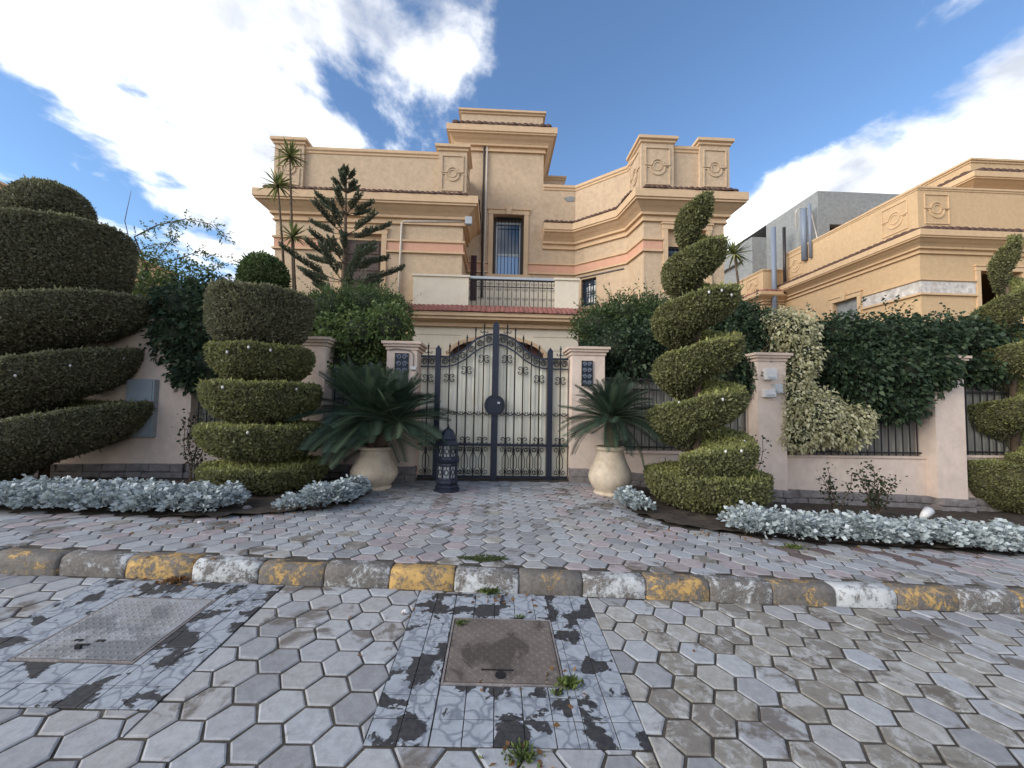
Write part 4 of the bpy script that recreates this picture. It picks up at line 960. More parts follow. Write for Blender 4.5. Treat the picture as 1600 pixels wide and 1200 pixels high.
def gate_section(name, label, x0, x1, nbars, curved, group):
    t = thing(name, label, 'gate', ((x0+x1)/2, GY, GZB-.03), group); o0 = org(t)
    put = lambda nm, me, x, z, y=GY: link(nm, me, t, (x-o0[0], y-o0[1], z-o0[2]))
    tz = topz if curved else (lambda x: ZT); lz = lowz if curved else (lambda x: 2.17)
    # backing sheet, ribbed
    n = int((x1-x0)/.02); Vv = []; Fc = []
    for i in range(n+1):
        x = x0+(x1-x0)*i/n; y = GY+.06+(.006 if (i//5) % 2 else -.006); Vv += [(x, y, GZB), (x, y, tz(x)-.01)]
    for i in range(n): Fc.append((2*i, 2*i+2, 2*i+3, 2*i+1))
    MB().add(Vv, Fc).build('backing_sheet', Mt['sheet'], t)
    for fn, r in ((tz, .024), (lz, .017)):
        MB().tube([(x, GY, fn(x)) for x in np.linspace(x0, x1, 24 if curved else 3)], r, 4, flat=(0, 1, 0)).build('top_rail', Mt['iron'], t)
    MB().box(x0, x1, GY-.022, GY+.022, ZMID-.022, ZMID+.022).build('middle_rail', Mt['iron'], t); MB().box(x0, x1, GY-.022, GY+.022, GZB-.02, GZB+.02).build('bottom_rail', Mt['iron'], t)
    step = (x1-x0)/(nbars+1)
    for i in range(nbars):
        x = x0+step*(i+1); MB().tube([(x, GY, GZB), (x, GY, tz(x)+.17)], .0125, 5).build('bar', Mt['ironb'], t); put('spear_tip', spear, x, tz(x)+.16)
        if i % 2 == (0 if nbars > 2 else 0):
            for s_ in (1, -1): put('scroll', SM['curl', s_], x+s_*.02, tz(x)+.085)
            zz_ = lz(x)-.2
            for s_ in (1, -1): put('scroll', SM['heart', s_], x+s_*.008, zz_)
            for s_ in (1, -1): put('scroll', SM['heart', s_], x+s_*.008, ZMID+.09)
        for s_ in (1, -1): put('scroll', SM['lyre', s_], x+s_*.006, (ZMID+GZB)/2) if True else None
    for i in range(nbars+1):
        x = x0+step*(i+.5)
        put('scroll', SM['ring', 1 if x < gx['c'] else -1], x, (tz(x)+lz(x))/2); put('scroll', SM['cee', 1], x, ZBAND)
        for s_ in (1, -1): put('scroll', SM['curl', -s_], x+s_*.064, ZBAND) if step > .1 else None
    return t
gate_section('gate_side_panel', 'narrow fixed iron gate panel beside the big cycad', gx['a'], gx['p1']-.05, 2-1, False, 'gate side panels')
lf = gate_section('gate_leaf', 'arched iron gate leaf behind the metal lantern', gx['p1']+.05, gx['c']-.06, 5, True, 'arched iron gate leaves')
rf = gate_section('gate_leaf', 'arched iron gate leaf next to the single headed cycad', gx['c']+.062, gx['p2']-.05, 5, True, 'arched iron gate leaves')
gate_section('gate_side_panel', 'narrow fixed iron gate panel next to the single cycad', gx['p2']+.05, gx['b']-.01, 1, False, 'gate side panels')
def gpost(x, w_, zt, parent, name='post'):
    b = MB().box(x-w_, x+w_, GY-w_, GY+w_, GZB-.06, zt); b.add([(x-w_, GY-w_, zt), (x+w_, GY-w_, zt), (x+w_, GY+w_, zt), (x-w_, GY+w_, zt), (x, GY, zt+w_*1.6)], [(0, 1, 4), (1, 2, 4), (2, 3, 4), (3, 0, 4)]); return b.build(name, Mt['iron'], parent)
gpost(gx['p1'], .047, 2.50, lf); gpost(gx['p2'], .047, 2.50, rf); gpost(gx['c'], .058, 2.96, lf)
dz_ = PY(772, 633, GY)[2]
b = MB(); n_ = 28; b.add([(gx['c']+.19*math.cos(2*math.pi*i/n_), GY-.075-q, dz_+.19*math.sin(2*math.pi*i/n_)) for q in (0, .018) for i in range(n_)], [tuple(range(n_, 2*n_))]+[tuple(range(n_))[::-1]]+[(i, (i+1) % n_, n_+(i+1) % n_, n_+i) for i in range(n_)])
ds = b.build('lock_disc', Mt['iron'], lf); MB().tube([(gx['c']+.155*math.cos(a), GY-.097, dz_+.155*math.sin(a)) for a in np.linspace(0, 2*math.pi, 25)[:-1]], .008, 4, True).build('rim', Mt['ironb'], ds)
MB().lathe([(.025, 0), (.03, .02), (.02, .05)], n=10).v
hb = MB().box(gx['c']+.05, gx['c']+.10, GY-.13, GY-.094, dz_+.02, dz_+.06, bev=.008).build('handle', Mt['wframe'], ds)
th_ = MB().box(gx['a'], gx['b'], 7.2, 7.62, -.1, .118).build('gate_threshold', Mt['brick']); tag(th_, kind='structure')
#PART3
# ---------------------------------------------------------------- foliage helpers
def nrmz(a): return a/(np.linalg.norm(a, axis=-1, keepdims=True)+1e-9)
def leaf_arrays(P, Dr, size, width, tone, droop=.0, fold=.25):
    n = len(P); Dr = nrmz(Dr); sz = size*(.7+.6*rng.random(n))[:, None]
    sd = nrmz(np.cross(Dr, rng.normal(size=(n, 3)))); up = np.cross(sd, Dr)
    A = P; T = P+Dr*sz-np.array([0, 0, 1.])*sz*droop
    M = P+Dr*sz*.5; B_ = M+sd*sz*width+up*sz*fold*width; C_ = M-sd*sz*width+up*sz*fold*width
    Vv = np.stack([A, B_, T, C_], 1).reshape(-1, 3); Q = np.arange(4*n).reshape(n, 4); return Vv, Q, np.repeat(tone, 4)
def leaf_obj(name, arrs, mat, parent, kind=None):
    Vs = []; Qs = []; Ts = []; b = 0
    for v, q, t in arrs: Vs.append(v); Qs.append(q+b); Ts.append(t); b += len(v)
    Vv = np.concatenate(Vs)-(org(parent) if parent is not None else 0); 
    o = link(name, mesh_np(name, Vv, np.concatenate(Qs), mat, False, {'tone': np.concatenate(Ts)}), parent)
    if kind: tag(o, kind=kind)
    return o
def sample_grid(Gd, n):
    """uniform random points on a grid surface (a,b,3): positions, normals, param v"""
    a, b = Gd.shape[:2]
    p00, p10, p11, p01 = Gd[:-1, :-1].reshape(-1, 3), Gd[1:, :-1].reshape(-1, 3), Gd[1:, 1:].reshape(-1, 3), Gd[:-1, 1:].reshape(-1, 3)
    T = np.concatenate([np.stack([p00, p10, p11], 1), np.stack([p00, p11, p01], 1)])
    vv = np.tile(np.tile(np.arange(b-1)/(b-1), a-1), 2)
    cr_ = np.cross(T[:, 1]-T[:, 0], T[:, 2]-T[:, 0]); ar = np.linalg.norm(cr_, axis=1); k = rng.choice(len(T), n, p=ar/ar.sum())
    u, v = rng.random(n), rng.random(n); f_ = u+v > 1; u[f_], v[f_] = 1-u[f_], 1-v[f_]
    P = T[k, 0]+(T[k, 1]-T[k, 0])*u[:, None]+(T[k, 2]-T[k, 0])*v[:, None]
    return P, nrmz(cr_[k]), vv[k], ar.sum()/2
def grid_mesh(name, Gd, mat, parent, smooth=True):
    a, b = Gd.shape[:2]; i = np.arange(a*b).reshape(a, b)
    Q = np.stack([i[:-1, :-1], i[1:, :-1], i[1:, 1:], i[:-1, 1:]], -1).reshape(-1, 4)
    return link(name, mesh_np(name, Gd.reshape(-1, 3)-org(parent), Q, mat, smooth), parent)
BAND = [(.10, .97), (.55, 1.0), (.93, 1.0), (.99, .965), (1.0, .85), (.985, .66), (.93, .46), (.80, .27), (.60, .12), (.36, .04), (.12, .0)]
DRUM = [(.05, 1.0), (.55, 1.0), (.94, 1.0), (.99, .97), (1.0, .88), (1.0, .6), (.975, .40), (.90, .20), (.76, .07), (.5, .02), (.1, .0)]
DOME = [(.02, 1.0), (.3, .98), (.55, .90), (.78, .75), (.93, .56), (1.0, .36), (.98, .18), (.85, .04), (.5, .0), (.1, .0)]
def dense(prof, m_=3):
    o = []
    for i in range(len(prof)-1):
        for k in range(m_): t = k/m_; o.append((prof[i][0]*(1-t)+prof[i+1][0]*t, prof[i][1]*(1-t)+prof[i+1][1]*t))
    return o+[prof[-1]]
def surf(c, ph, zb, hgt, Rf, prof, wob=.02, shrink_=0., tilt=0.):
    """ph angles, zb(ph) bottom height, hgt(ph), Rf(ph) radius"""
    prof = dense(prof); Gd = np.zeros((len(ph), len(prof), 3)); s1, s2, s3 = rng.random(3)*6.28
    for i, p in enumerate(ph):
        R = Rf(p); h = hgt(p)
        for j, (r, z) in enumerate(prof):
            w_ = 1+wob*(math.sin(3*p+s1+4*z)+.6*math.sin(7*p+s2-3*z)+.5*math.sin(5*z+p*2+s3))
            rr = max(.02, R*r*w_-shrink_); zq = zb(p)+h*z; zq += (shrink_ if z < .5 else -shrink_)+.012*math.sin(5*p+s2)*(r)+tilt*r*math.cos(p)
            Gd[i, j] = (c[0]+rr*math.cos(p), c[1]+rr*math.sin(p), c[2]+zq)
    return Gd
SURF = []
def clad(name, Gd, core, parent, mat, dens_, size=.042, topb=.42, brown=.25):
    """leafy tier: sprays over a dark twiggy inside"""
    SURF.append(Gd.reshape(-1, 3)); P, Nn, v, A = sample_grid(Gd, 10)
    n = int(A*dens_); P, Nn, v, A = sample_grid(Gd, n)
    ctr = np.array([Gd[..., 0].mean(), Gd[..., 1].mean(), 0]); outw = P-ctr; outw[:, 2] = 0; outw = nrmz(outw)
    s_ = np.sign((Nn*outw).sum(1)+.001); low = v > .75
    Nn2 = np.where((v < .28)[:, None], np.array([0, 0, 1.]), outw*.9+np.array([0, 0, .1])); Nn2 = np.where(low[:, None], outw*.5+np.array([0, 0, -.6]), Nn2)
    clump = .5+.25*np.sin(P[:, 0]*19+P[:, 2]*7)+.25*np.sin(P[:, 1]*23-P[:, 2]*13)
    P = P-Nn2*(rng.random(n)**2*.035)[:, None]+rng.normal(size=(n, 3))*.008+Nn2*(.02*(clump-.5))[:, None]
    Dr = Nn2*.40+rng.normal(size=(n, 3))*.75+np.array([0, 0, .30])
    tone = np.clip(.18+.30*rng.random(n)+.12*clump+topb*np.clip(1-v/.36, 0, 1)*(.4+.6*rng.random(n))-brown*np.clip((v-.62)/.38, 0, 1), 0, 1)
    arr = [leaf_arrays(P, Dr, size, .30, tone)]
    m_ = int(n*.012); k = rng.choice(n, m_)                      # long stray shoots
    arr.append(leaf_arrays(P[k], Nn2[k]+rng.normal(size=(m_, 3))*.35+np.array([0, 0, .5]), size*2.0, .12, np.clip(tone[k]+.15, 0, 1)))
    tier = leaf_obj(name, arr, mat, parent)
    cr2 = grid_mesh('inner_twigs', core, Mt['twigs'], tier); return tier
def topiary(name, label, axis, H, mat, dens_, group, size=.042):
    t = thing(name, label, 'topiary', tuple(axis), group)
    MB().tube([(axis[0], axis[1], axis[2]-.05), (axis[0]+.01, axis[1], axis[2]+H*.5), (axis[0], axis[1], axis[2]+H*.93)], [.07, .055, .03], 8).build('trunk', Mt['bark'], t, True)
    return t
def snap(x, y):
    best = None
    for Gd in SURF:
        q = Gd-CAM; k = q@F; u = 800+FPX*(q@RV)/k; v = 600-FPX*(q@UV)/k; d = np.hypot(u-x, v-y); i = np.where(d < 9)[0]
        if len(i):
            j = i[np.argmin(k[i])]
            if best is None or k[j] < best[0]: best = (k[j], Gd[j])
    return None if best is None else best[1]+np.array([0, -.02, .012])
def bulbs(label, pts, cat='light'):
    pts = [q for q in (snap(*p) for p in pts) if q is not None]
    if not pts: return None
    t = thing('string_light', label, 'string light', tuple(pts[0]), 'little white lights clipped on the topiary')
    o0 = org(t)
    me = MB().lathe([(.003, -.022), (.012, -.016), (.017, 0), (.014, .014), (.003, .022)], n=7).mesh('bulb', Mt['white'], True)
    for p in pts: link('bulb', me, t, tuple(np.array(p)-o0))
    return t
# pixel based placement: axis at ground, heights read on the axis plane
def axis_at(px, py): p = GP(px, py); return p
def hz(px, py, Y): return PY(px, py, Y)[2]
# --- tiered topiary beside the gate drive
c = axis_at(411, 772); c[1] += .35; c[0] = PY(413, 700, c[1])[0]; c[2] = pavez(c[0], c[1]); YA = c[1]; sc1 = YA/FPX*YA/math.hypot(c[0], YA)
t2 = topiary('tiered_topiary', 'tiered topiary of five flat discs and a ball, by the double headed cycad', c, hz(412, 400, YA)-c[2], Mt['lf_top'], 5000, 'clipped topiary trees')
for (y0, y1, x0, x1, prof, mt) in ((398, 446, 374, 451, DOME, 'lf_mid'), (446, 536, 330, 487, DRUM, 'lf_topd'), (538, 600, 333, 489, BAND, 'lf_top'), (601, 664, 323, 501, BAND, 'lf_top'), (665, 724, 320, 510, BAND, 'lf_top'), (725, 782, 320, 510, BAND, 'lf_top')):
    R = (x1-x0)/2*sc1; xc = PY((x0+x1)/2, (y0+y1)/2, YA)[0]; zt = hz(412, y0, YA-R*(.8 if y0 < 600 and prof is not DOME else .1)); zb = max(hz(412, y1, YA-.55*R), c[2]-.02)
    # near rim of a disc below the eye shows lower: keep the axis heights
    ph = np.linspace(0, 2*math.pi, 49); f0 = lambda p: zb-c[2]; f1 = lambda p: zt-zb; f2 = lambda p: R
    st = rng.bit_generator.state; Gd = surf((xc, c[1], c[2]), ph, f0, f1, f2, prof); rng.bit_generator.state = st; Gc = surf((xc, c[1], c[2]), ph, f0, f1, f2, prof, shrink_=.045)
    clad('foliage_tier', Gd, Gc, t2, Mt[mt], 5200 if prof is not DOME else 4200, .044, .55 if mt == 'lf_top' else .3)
bulbs('white bulbs on the upper discs of the tiered topiary', [(357, 545), (395, 546), (432, 547), (395, 676), (470, 612), (345, 610)])
# --- spiral maker
def spiral(label, axis, prof_px, xc_of, n_turns, ph0, y_bot, y_top, thick, mat, dens_=5000, tops=(), group='clipped topiary trees', fade=1.0, topb=.42, tilt=0., ttilt=0.):
    """prof_px: list of (pixel y, radius px) on the axis plane"""
    Y = axis[1]; s_ = Y/FPX*Y/math.hypot(axis[0], Y); zs = [hz(xc_of, y, Y-.6*r*s_)-axis[2] for y, r in prof_px]; rs = [r*s_ for _, r in prof_px]
    o = np.argsort(zs); zs = np.array(zs)[o]; rs = np.array(rs)[o]
    t = topiary('spiral_topiary', label, axis, zs[-1], mat, dens_, group)
    zb0, zt0 = hz(xc_of, y_bot, Y-.5*rs[0])-axis[2], hz(xc_of, y_top, Y-.5*rs[-1])-axis[2]
    pitch = (zt0-zb0)/n_turns
    segs = int(n_turns*44); ph = np.linspace(ph0, ph0+2*math.pi*n_turns, segs)
    zb = lambda p: zb0+pitch*(p-ph0)/(2*math.pi)
    hg = lambda p: pitch*thick*(1 if fade == 1 else 1-(1-fade)*(p-ph0)/(2*math.pi*n_turns))
    def Rf(p):
        e0 = min(1, (p-ph0)/.5+.35); e1 = min(1, (ph0+2*math.pi*n_turns-p)/.6+.35)
        return float(np.interp(zb(p)+pitch*thick*.7, zs, rs))*e0*e1
    st = rng.bit_generator.state; Gd = surf(axis, ph, zb, hg, Rf, BAND, tilt=tilt); rng.bit_generator.state = st; Gc = surf(axis, ph, zb, hg, Rf, BAND, shrink_=.05, tilt=tilt)
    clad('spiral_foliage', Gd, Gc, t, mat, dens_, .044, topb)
    for (y0, y1, x0, x1, pf) in tops:
        R = (x1-x0)/2*s_; zt, z_b = hz(xc_of, y0, Y-R*(.8 if (y0 < 600 and pf is not DOME) else .15)), max(axis[2]-.02, hz(xc_of, y1, Y-.5*R)); xq = PY((x0+x1)/2, (y0+y1)/2, Y)[0]; ph2 = np.linspace(0, 2*math.pi, 49)
        st = rng.bit_generator.state; Gd = surf((xq, axis[1], axis[2]), ph2, lambda p: z_b-axis[2], lambda p: zt-z_b, lambda p: R, pf, tilt=ttilt*(.25 if pf is DOME else 1)); rng.bit_generator.state = st
        Gc = surf((xq, axis[1], axis[2]), ph2, lambda p: z_b-axis[2], lambda p: zt-z_b, lambda p: R, pf, shrink_=.05, tilt=ttilt*(.25 if pf is DOME else 1))
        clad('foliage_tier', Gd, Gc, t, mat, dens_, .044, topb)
    return t
# bright spiral right of the gate
c = axis_at(1104, 800); c[1] += .2; c[0] = PY(1090, 700, c[1])[0]; c[2] = pavez(c[0], c[1])
spiral('bright green spiral topiary beside the urn with the single cycad', c, [(830, 100), (780, 103), (715, 92), (645, 78), (575, 72), (490, 74), (440, 62), (400, 52), (350, 34)], 1084, 5.3, math.radians(210), 775, 352, .70, Mt['lf_top'], 5200, tops=((738, 832, 1003, 1203, BAND),), topb=.5)
YB = c[1]-.6
bulbs('white bulbs along the bright green spiral topiary', [(x, y) for x, y in ((1150, 462), (1133, 459), (1100, 464), (1128, 625), (1058, 622), (1165, 686), (1157, 698), (1024, 698), (1128, 700))])
# big dark spiral on the left
c = axis_at(95, 752); c[0] = PY(76, 650, c[1])[0]; c[2] = pavez(c[0], c[1])
spiral('large dark spiral topiary with drum and dome top by the cabinet wall', c, [(765, 160), (700, 188), (620, 175), (560, 145), (500, 172), (460, 172)], 76, 2.85, math.radians(165), 778, 508, .84, Mt['lf_topd'], 4600,
       tops=((286, 352, 4, 150, DOME), (346, 490, -64, 212, DRUM)), topb=.5, tilt=.17, ttilt=.30)
bulbs('white bulbs along the large dark spiral topiary', [(x, y) for x, y in ((202, 562), (120, 572), (72, 580), (20, 590))])
# far right spiral
c = axis_at(1600, 800); c[0] = PY(1586, 700, c[1])[0]; c[2] = pavez(c[0], c[1])
spiral('spiral topiary in front of the scuffed pillar wall', c, [(815, 130), (760, 150), (690, 140), (620, 98), (550, 100), (470, 55), (420, 30)], 1625, 4.3, math.radians(200), 770, 415, .62, Mt['lf_top'], 4600, tops=((722, 812, 1436, 1736, BAND),))
# ---------------------------------------------------------------- bushes and creepers
def bush(name, label, cat, ells, mat, n, size, width, base, droop=.25, tl=(.0, 1.), stem=True, updir=.1, core=.72, group=None, shoots=0):
    """ells: (px, py, rx px, ry px, Y, depth m)"""
    E = []
    for (x, y, rx, ry, Y, dp) in ells:
        p = PY(x, y, Y); E.append((p, np.array([rx*Y/FPX, dp, ry*Y/FPX])))
    t = thing(name, label, cat, base, group); arr = []; tot = sum(r[0]*r[2] for _, r in E)
    for p, r in E:
        m_ = int(n*r[0]*r[2]/tot); u = nrmz(rng.normal(size=(m_, 3))); k = .62+.42*rng.random(m_)**.6
        k *= 1+.13*np.sin(u[:, 0]*7+p[0]*3)*np.sin(u[:, 2]*6+p[2])+.10*np.sin(u[:, 0]*15+u[:, 2]*11)+.07*rng.normal(size=m_)
        Q = p+u*r*k[:, None]; keep = np.ones(m_, bool)
        for p2, r2 in E:
            if p2 is not p: keep &= (((Q-p2)/r2)**2).sum(1) > .38
        Q, u, k = Q[keep], u[keep], k[keep]; m2 = len(Q)
        tone = np.clip(tl[0]+(tl[1]-tl[0])*(.15+.75*rng.random(m2)**1.2), 0, 1)
        arr.append(leaf_arrays(Q, u*.8+rng.normal(size=(m2, 3))*.7+np.array([0, -.25, updir]), size, width, tone, droop))
        ns = int(shoots*r[0]*r[2])
        for _ in range(ns):
            a = nrmz(np.array([rng.normal()*.8, rng.normal()*.4-.2, abs(rng.normal())*.8+.4])); L_ = rng.uniform(.25, .55); b0 = p+a*r*.9
            kk = 14; tt = np.linspace(0, 1, kk)[:, None]; Pp = b0+a*L_*tt+np.array([0, 0, -.15])*tt**2*L_
            arr.append(leaf_arrays(Pp, a+rng.normal(size=(kk, 3))*.8, size*.8, width, np.clip(tl[0]+(tl[1]-tl[0])*rng.random(kk), 0, 1), droop))
    cr_ = leaf_obj('foliage', arr, mat, t)
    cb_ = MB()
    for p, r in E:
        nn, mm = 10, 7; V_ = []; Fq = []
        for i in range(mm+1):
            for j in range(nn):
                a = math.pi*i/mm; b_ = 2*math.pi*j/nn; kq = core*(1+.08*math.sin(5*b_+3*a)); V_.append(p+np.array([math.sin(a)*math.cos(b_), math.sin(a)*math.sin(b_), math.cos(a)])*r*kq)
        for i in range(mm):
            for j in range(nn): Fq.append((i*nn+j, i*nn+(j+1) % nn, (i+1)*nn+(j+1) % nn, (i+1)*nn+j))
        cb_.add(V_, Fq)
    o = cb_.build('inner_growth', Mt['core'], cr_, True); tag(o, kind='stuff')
    if stem:
        for k in range(3):
            q = E[k % len(E)][0]; s_ = MB().tube([(base[0]+.05*k, base[1], base[2]-.05), (base[0]+(q[0]-base[0])*.4, base[1]+(q[1]-base[1])*.4, base[2]+(q[2]-base[2])*.5), tuple(q)], [.03, .025, .012], 6).build('stem', Mt['bark'], t, True)
    return t
def gb(px, Y): x = PY(px, 650, Y)[0]; return (x, Y, .04 if Y > 7.6 else pavez(x, Y))
bush('creeper', 'dark green creeper hanging over the iron fence next to the cabinet wall', 'creeper',
     [(300, 485, 55, 45, 7.6, .5), (335, 520, 45, 50, 7.5, .4), (285, 525, 42, 42, 7.45, .35), (330, 570, 48, 40, 7.4, .3), (300, 580, 28, 26, 7.35, .25), (355, 470, 40, 35, 7.9, .5), (365, 600, 30, 35, 7.4, .25)], Mt['lf_dark'], 9000, .085, .36, gb(320, 7.8), .35, shoots=8)
bush('shrub', 'leafy light edged shrub above the fence behind the double headed cycad', 'shrub',
     [(570, 530, 55, 45, 8.0, .6), (610, 515, 32, 42, 7.9, .5), (545, 565, 45, 40, 7.8, .45), (590, 580, 35, 30, 7.7, .35), (520, 530, 35, 35, 8.0, .5), (620, 560, 22, 30, 7.9, .3)], Mt['lf_mid'], 9000, .085, .33, gb(570, 8.2), .4, (.25, .95))
bush('shrub', 'fine leaved green shrub rising in front of the brown shutter door', 'shrub',
     [(520, 488, 48, 36, 8.6, .6), (575, 480, 50, 32, 8.7, .6), (612, 488, 30, 28, 8.6, .5), (480, 500, 35, 35, 8.6, .5)], Mt['lf_fine'], 15000, .075, .16, gb(550, 8.8), .1, (0, 1), updir=.5, shoots=30)
bush('shrub', 'dense dark shrub between the gate pillar and the bright spiral topiary', 'shrub',
     [(960, 550, 52, 45, 7.9, .5), (1000, 545, 40, 45, 8.0, .5), (925, 560, 25, 30, 8.0, .4), (985, 575, 45, 28, 7.75, .35), (1030, 560, 40, 50, 8.0, .5)], Mt['lf_dark'], 9000, .08, .36, gb(970, 8.2), .4)
bush('shrub', 'loose fine leaved shrub over the pillar with the small iron panel', 'shrub',
     [(935, 510, 42, 30, 8.5, .5), (975, 500, 45, 36, 8.6, .6), (1015, 500, 38, 38, 8.6, .5)], Mt['lf_fine'], 11000, .08, .17, gb(975, 8.7), .15, (0, .75), updir=.5, shoots=45)
bush('shrub', 'dark climbing shrub between the bright spiral topiary and meter box pillar', 'shrub',
     [(1150, 540, 45, 50, 7.9, .5), (1170, 590, 30, 42, 7.6, .35), (1135, 590, 35, 40, 7.7, .35), (1170, 510, 32, 35, 8.0, .5), (1130, 490, 35, 30, 8.2, .5)], Mt['lf_dark'], 9000, .08, .34, gb(1150, 8.2), .4, shoots=10)
bush('creeper', 'cream variegated creeper spilling over the wall by the meter box pillar', 'creeper',
     [(1235, 520, 36, 36, 7.5, .4), (1215, 510, 28, 28, 7.6, .4), (1250, 560, 28, 40, 7.35, .3), (1245, 620, 30, 38, 7.25, .25), (1275, 650, 48, 42, 7.2, .28), (1318, 668, 42, 32, 7.2, .25), (1250, 675, 32, 30, 7.2, .22), (1240, 590, 24, 30, 7.3, .25), (1340, 650, 24, 20, 7.2, .2)], Mt['lf_var'], 13000, .062, .38, gb(1240, 7.8), .45, (.15, 1.1))
bush('creeper', 'big dark green creeper mass over the fence by the scuffed pillar', 'creeper',
     [(1310, 530, 50, 38, 7.6, .5), (1380, 530, 60, 38, 7.6, .5), (1445, 530, 48, 38, 7.6, .5), (1340, 575, 55, 42, 7.35, .4), (1410, 580, 55, 45, 7.3, .4), (1455, 575, 34, 38, 7.25, .35), (1400, 630, 45, 30, 7.3, .3), (1345, 615, 40, 30, 7.35, .3), (1290, 565, 35, 40, 7.5, .4)], Mt['lf_dark'], 17000, .085, .36, gb(1380, 7.9), .35, (0, 1.), shoots=14)
bush('creeper', 'dark creeper on the fence behind the far spiral topiary', 'creeper',
     [(1510, 530, 40, 36, 7.7, .45), (1560, 535, 45, 36, 7.7, .45), (1530, 575, 45, 28, 7.5, .35), (1610, 540, 40, 36, 7.7, .45), (1660, 545, 45, 38, 7.7, .45)], Mt['lf_dark'], 10000, .085, .36, gb(1540, 7.9), .35, shoots=12)
# feathery tree on the left
t = thing('feathery_tree', 'sparse feathery tree with arching branches above the dark creeper', 'tree', (PY(235, 500, 9.0)[0], 9.0, .04))
bx = np.array([PY(235, 470, 9.0)[0], 9.0, .04])
tp = PY(238, 440, 9.0); MB().tube([bx, (bx+tp)/2+np.array([.1, 0, 0]), tp], [.07, .06, .04], 8).build('trunk', Mt['bark'], t, True)
arr = []
BR = [[(210, 370), (245, 352), (290, 342), (330, 350), (355, 375)], [(215, 395), (262, 410), (310, 393), (335, 400)], [(230, 440), (290, 425), (335, 420), (375, 402)], [(225, 415), (250, 400), (270, 372), (265, 345)], [(215, 450), (260, 455), (300, 440)], [(205, 400), (230, 385), (262, 378)], [(215, 430), (195, 345), (205, 298)], [(240, 440), (265, 470), (300, 480)]]
for bi, b_ in enumerate(BR):
    Yb = 8.7+.12*bi; pts = [tp]+[PY(x, y, Yb) for x, y in b_]
    fine = [pts[0]]
    for i in range(len(pts)-1):
        for k in range(1, 7): fine.append(pts[i]+(pts[i+1]-pts[i])*k/6)
    MB().tube(fine, list(np.linspace(.018, .004, len(fine))), 5).build('branch', Mt['bark'], t)
    if bi == 6: continue
    fine = np.array(fine)[6:]
    for i in range(len(fine)-1):
        for k in range(2):
            d = nrmz(fine[i+1]-fine[i]); q = nrmz(rng.normal(size=3)*.7+d*.5+np.array([0, 0, -.25])); L_ = rng.uniform(.12, .24); kk = 9
            tt = np.linspace(.1, 1, kk)[:, None]; Pp = fine[i]+(fine[i+1]-fine[i])*rng.random()+q*L_*tt
            arr.append(leaf_arrays(Pp, rng.normal(size=(kk, 3))*.7+q*.8, .062, .22, .3+.6*rng.random(kk), .1))
leaf_obj('crown', arr, Mt['lf_mid'], t)
bush('shrub', 'yellow green loose shrub below the feathery tree', 'shrub', [(300, 440, 40, 30, 8.3, .4), (250, 455, 35, 28, 8.6, .4), (225, 430, 25, 35, 8.9, .3)], Mt['lf_mid'], 2600, .07, .3, gb(280, 8.6), .2, (.2, .9), core=.25, shoots=20)
bush('shrub', 'bright cream leaved shrub seen below the big drum topiary', 'shrub', [(20, 480, 40, 30, 8.2, .4), (-30, 500, 50, 50, 8.2, .5), (185, 480, 40, 28, 9.2, .4)], Mt['lf_var'], 3000, .06, .35, gb(0, 8.5), .3, (0, .7), core=.4)
# ---------------------------------------------------------------- norfolk pine
YN = 9.6; pb = PY(537, 520, YN); t = thing('norfolk_pine', 'young norfolk pine with tiered branches before the brown shutter door', 'tree', (pb[0], YN, .04))
top = PY(541, 270, YN); pw = lambda y: np.array([pb[0]+(top[0]-pb[0])*((520-y)/250), YN, PY(540, y, YN)[2]])
MB().tube([(pb[0], YN, .0), pw(480), pw(380), top], [.10, .075, .045, .012], 8).build('trunk', Mt['bark'], t, True)
arr = []; tw = MB()
for (y, R, nb2, rise) in ((280, .16, 5, .9), (300, .30, 6, .62), (335, .62, 7, .42), (366, .95, 7, .40), (396, .72, 6, .30), (412, .98, 7, .22), (440, 1.25, 7, .30), (462, .9, 6, .3)):
    o = pw(y)
    for k in range(nb2):
        a = 2*math.pi*k/nb2+y*.7+rng.normal()*.15; R2 = R*(.8+.3*rng.random()); n_ = 16; tt = np.linspace(0, 1, n_); rs_ = rise*(.8+.4*rng.random())
        ln = np.array([[o[0]+R2*s_*math.cos(a), o[1]+R2*s_*math.sin(a), o[2]+rs_*R2*s_**1.3-.05*R2*math.sin(math.pi*s_)] for s_ in tt])
        tw.tube(ln[::3], [.015, .012, .01, .008, .006, .004][:len(ln[::3])], 4)
        for s_ in np.linspace(.35, 1, int(12+R2*24)):
            i = min(n_-2, int(s_*(n_-1))); q = ln[i]+(ln[i+1]-ln[i])*(s_*(n_-1)-i); sd = np.array([-math.sin(a), math.cos(a), 0])
            for sg in (1, -1):
                dd = nrmz(sd*sg*.45+np.array([math.cos(a), math.sin(a), 0])*.40+np.array([0, 0, .85+.15*rng.normal()])); L_ = .19*(1.1-.4*s_)*(.6+.4*min(1, R2)); kk = 12
                Pp = q+dd*L_*np.linspace(0, 1, kk)[:, None]; arr.append(leaf_arrays(Pp, rng.normal(size=(kk, 3))*.5+dd, .05, .24, .2+.6*rng.random(kk), 0))
tag(tw.build('branches', Mt['bark'], t), kind='stuff'); leaf_obj('crown', arr, Mt['lf_pine'], t)
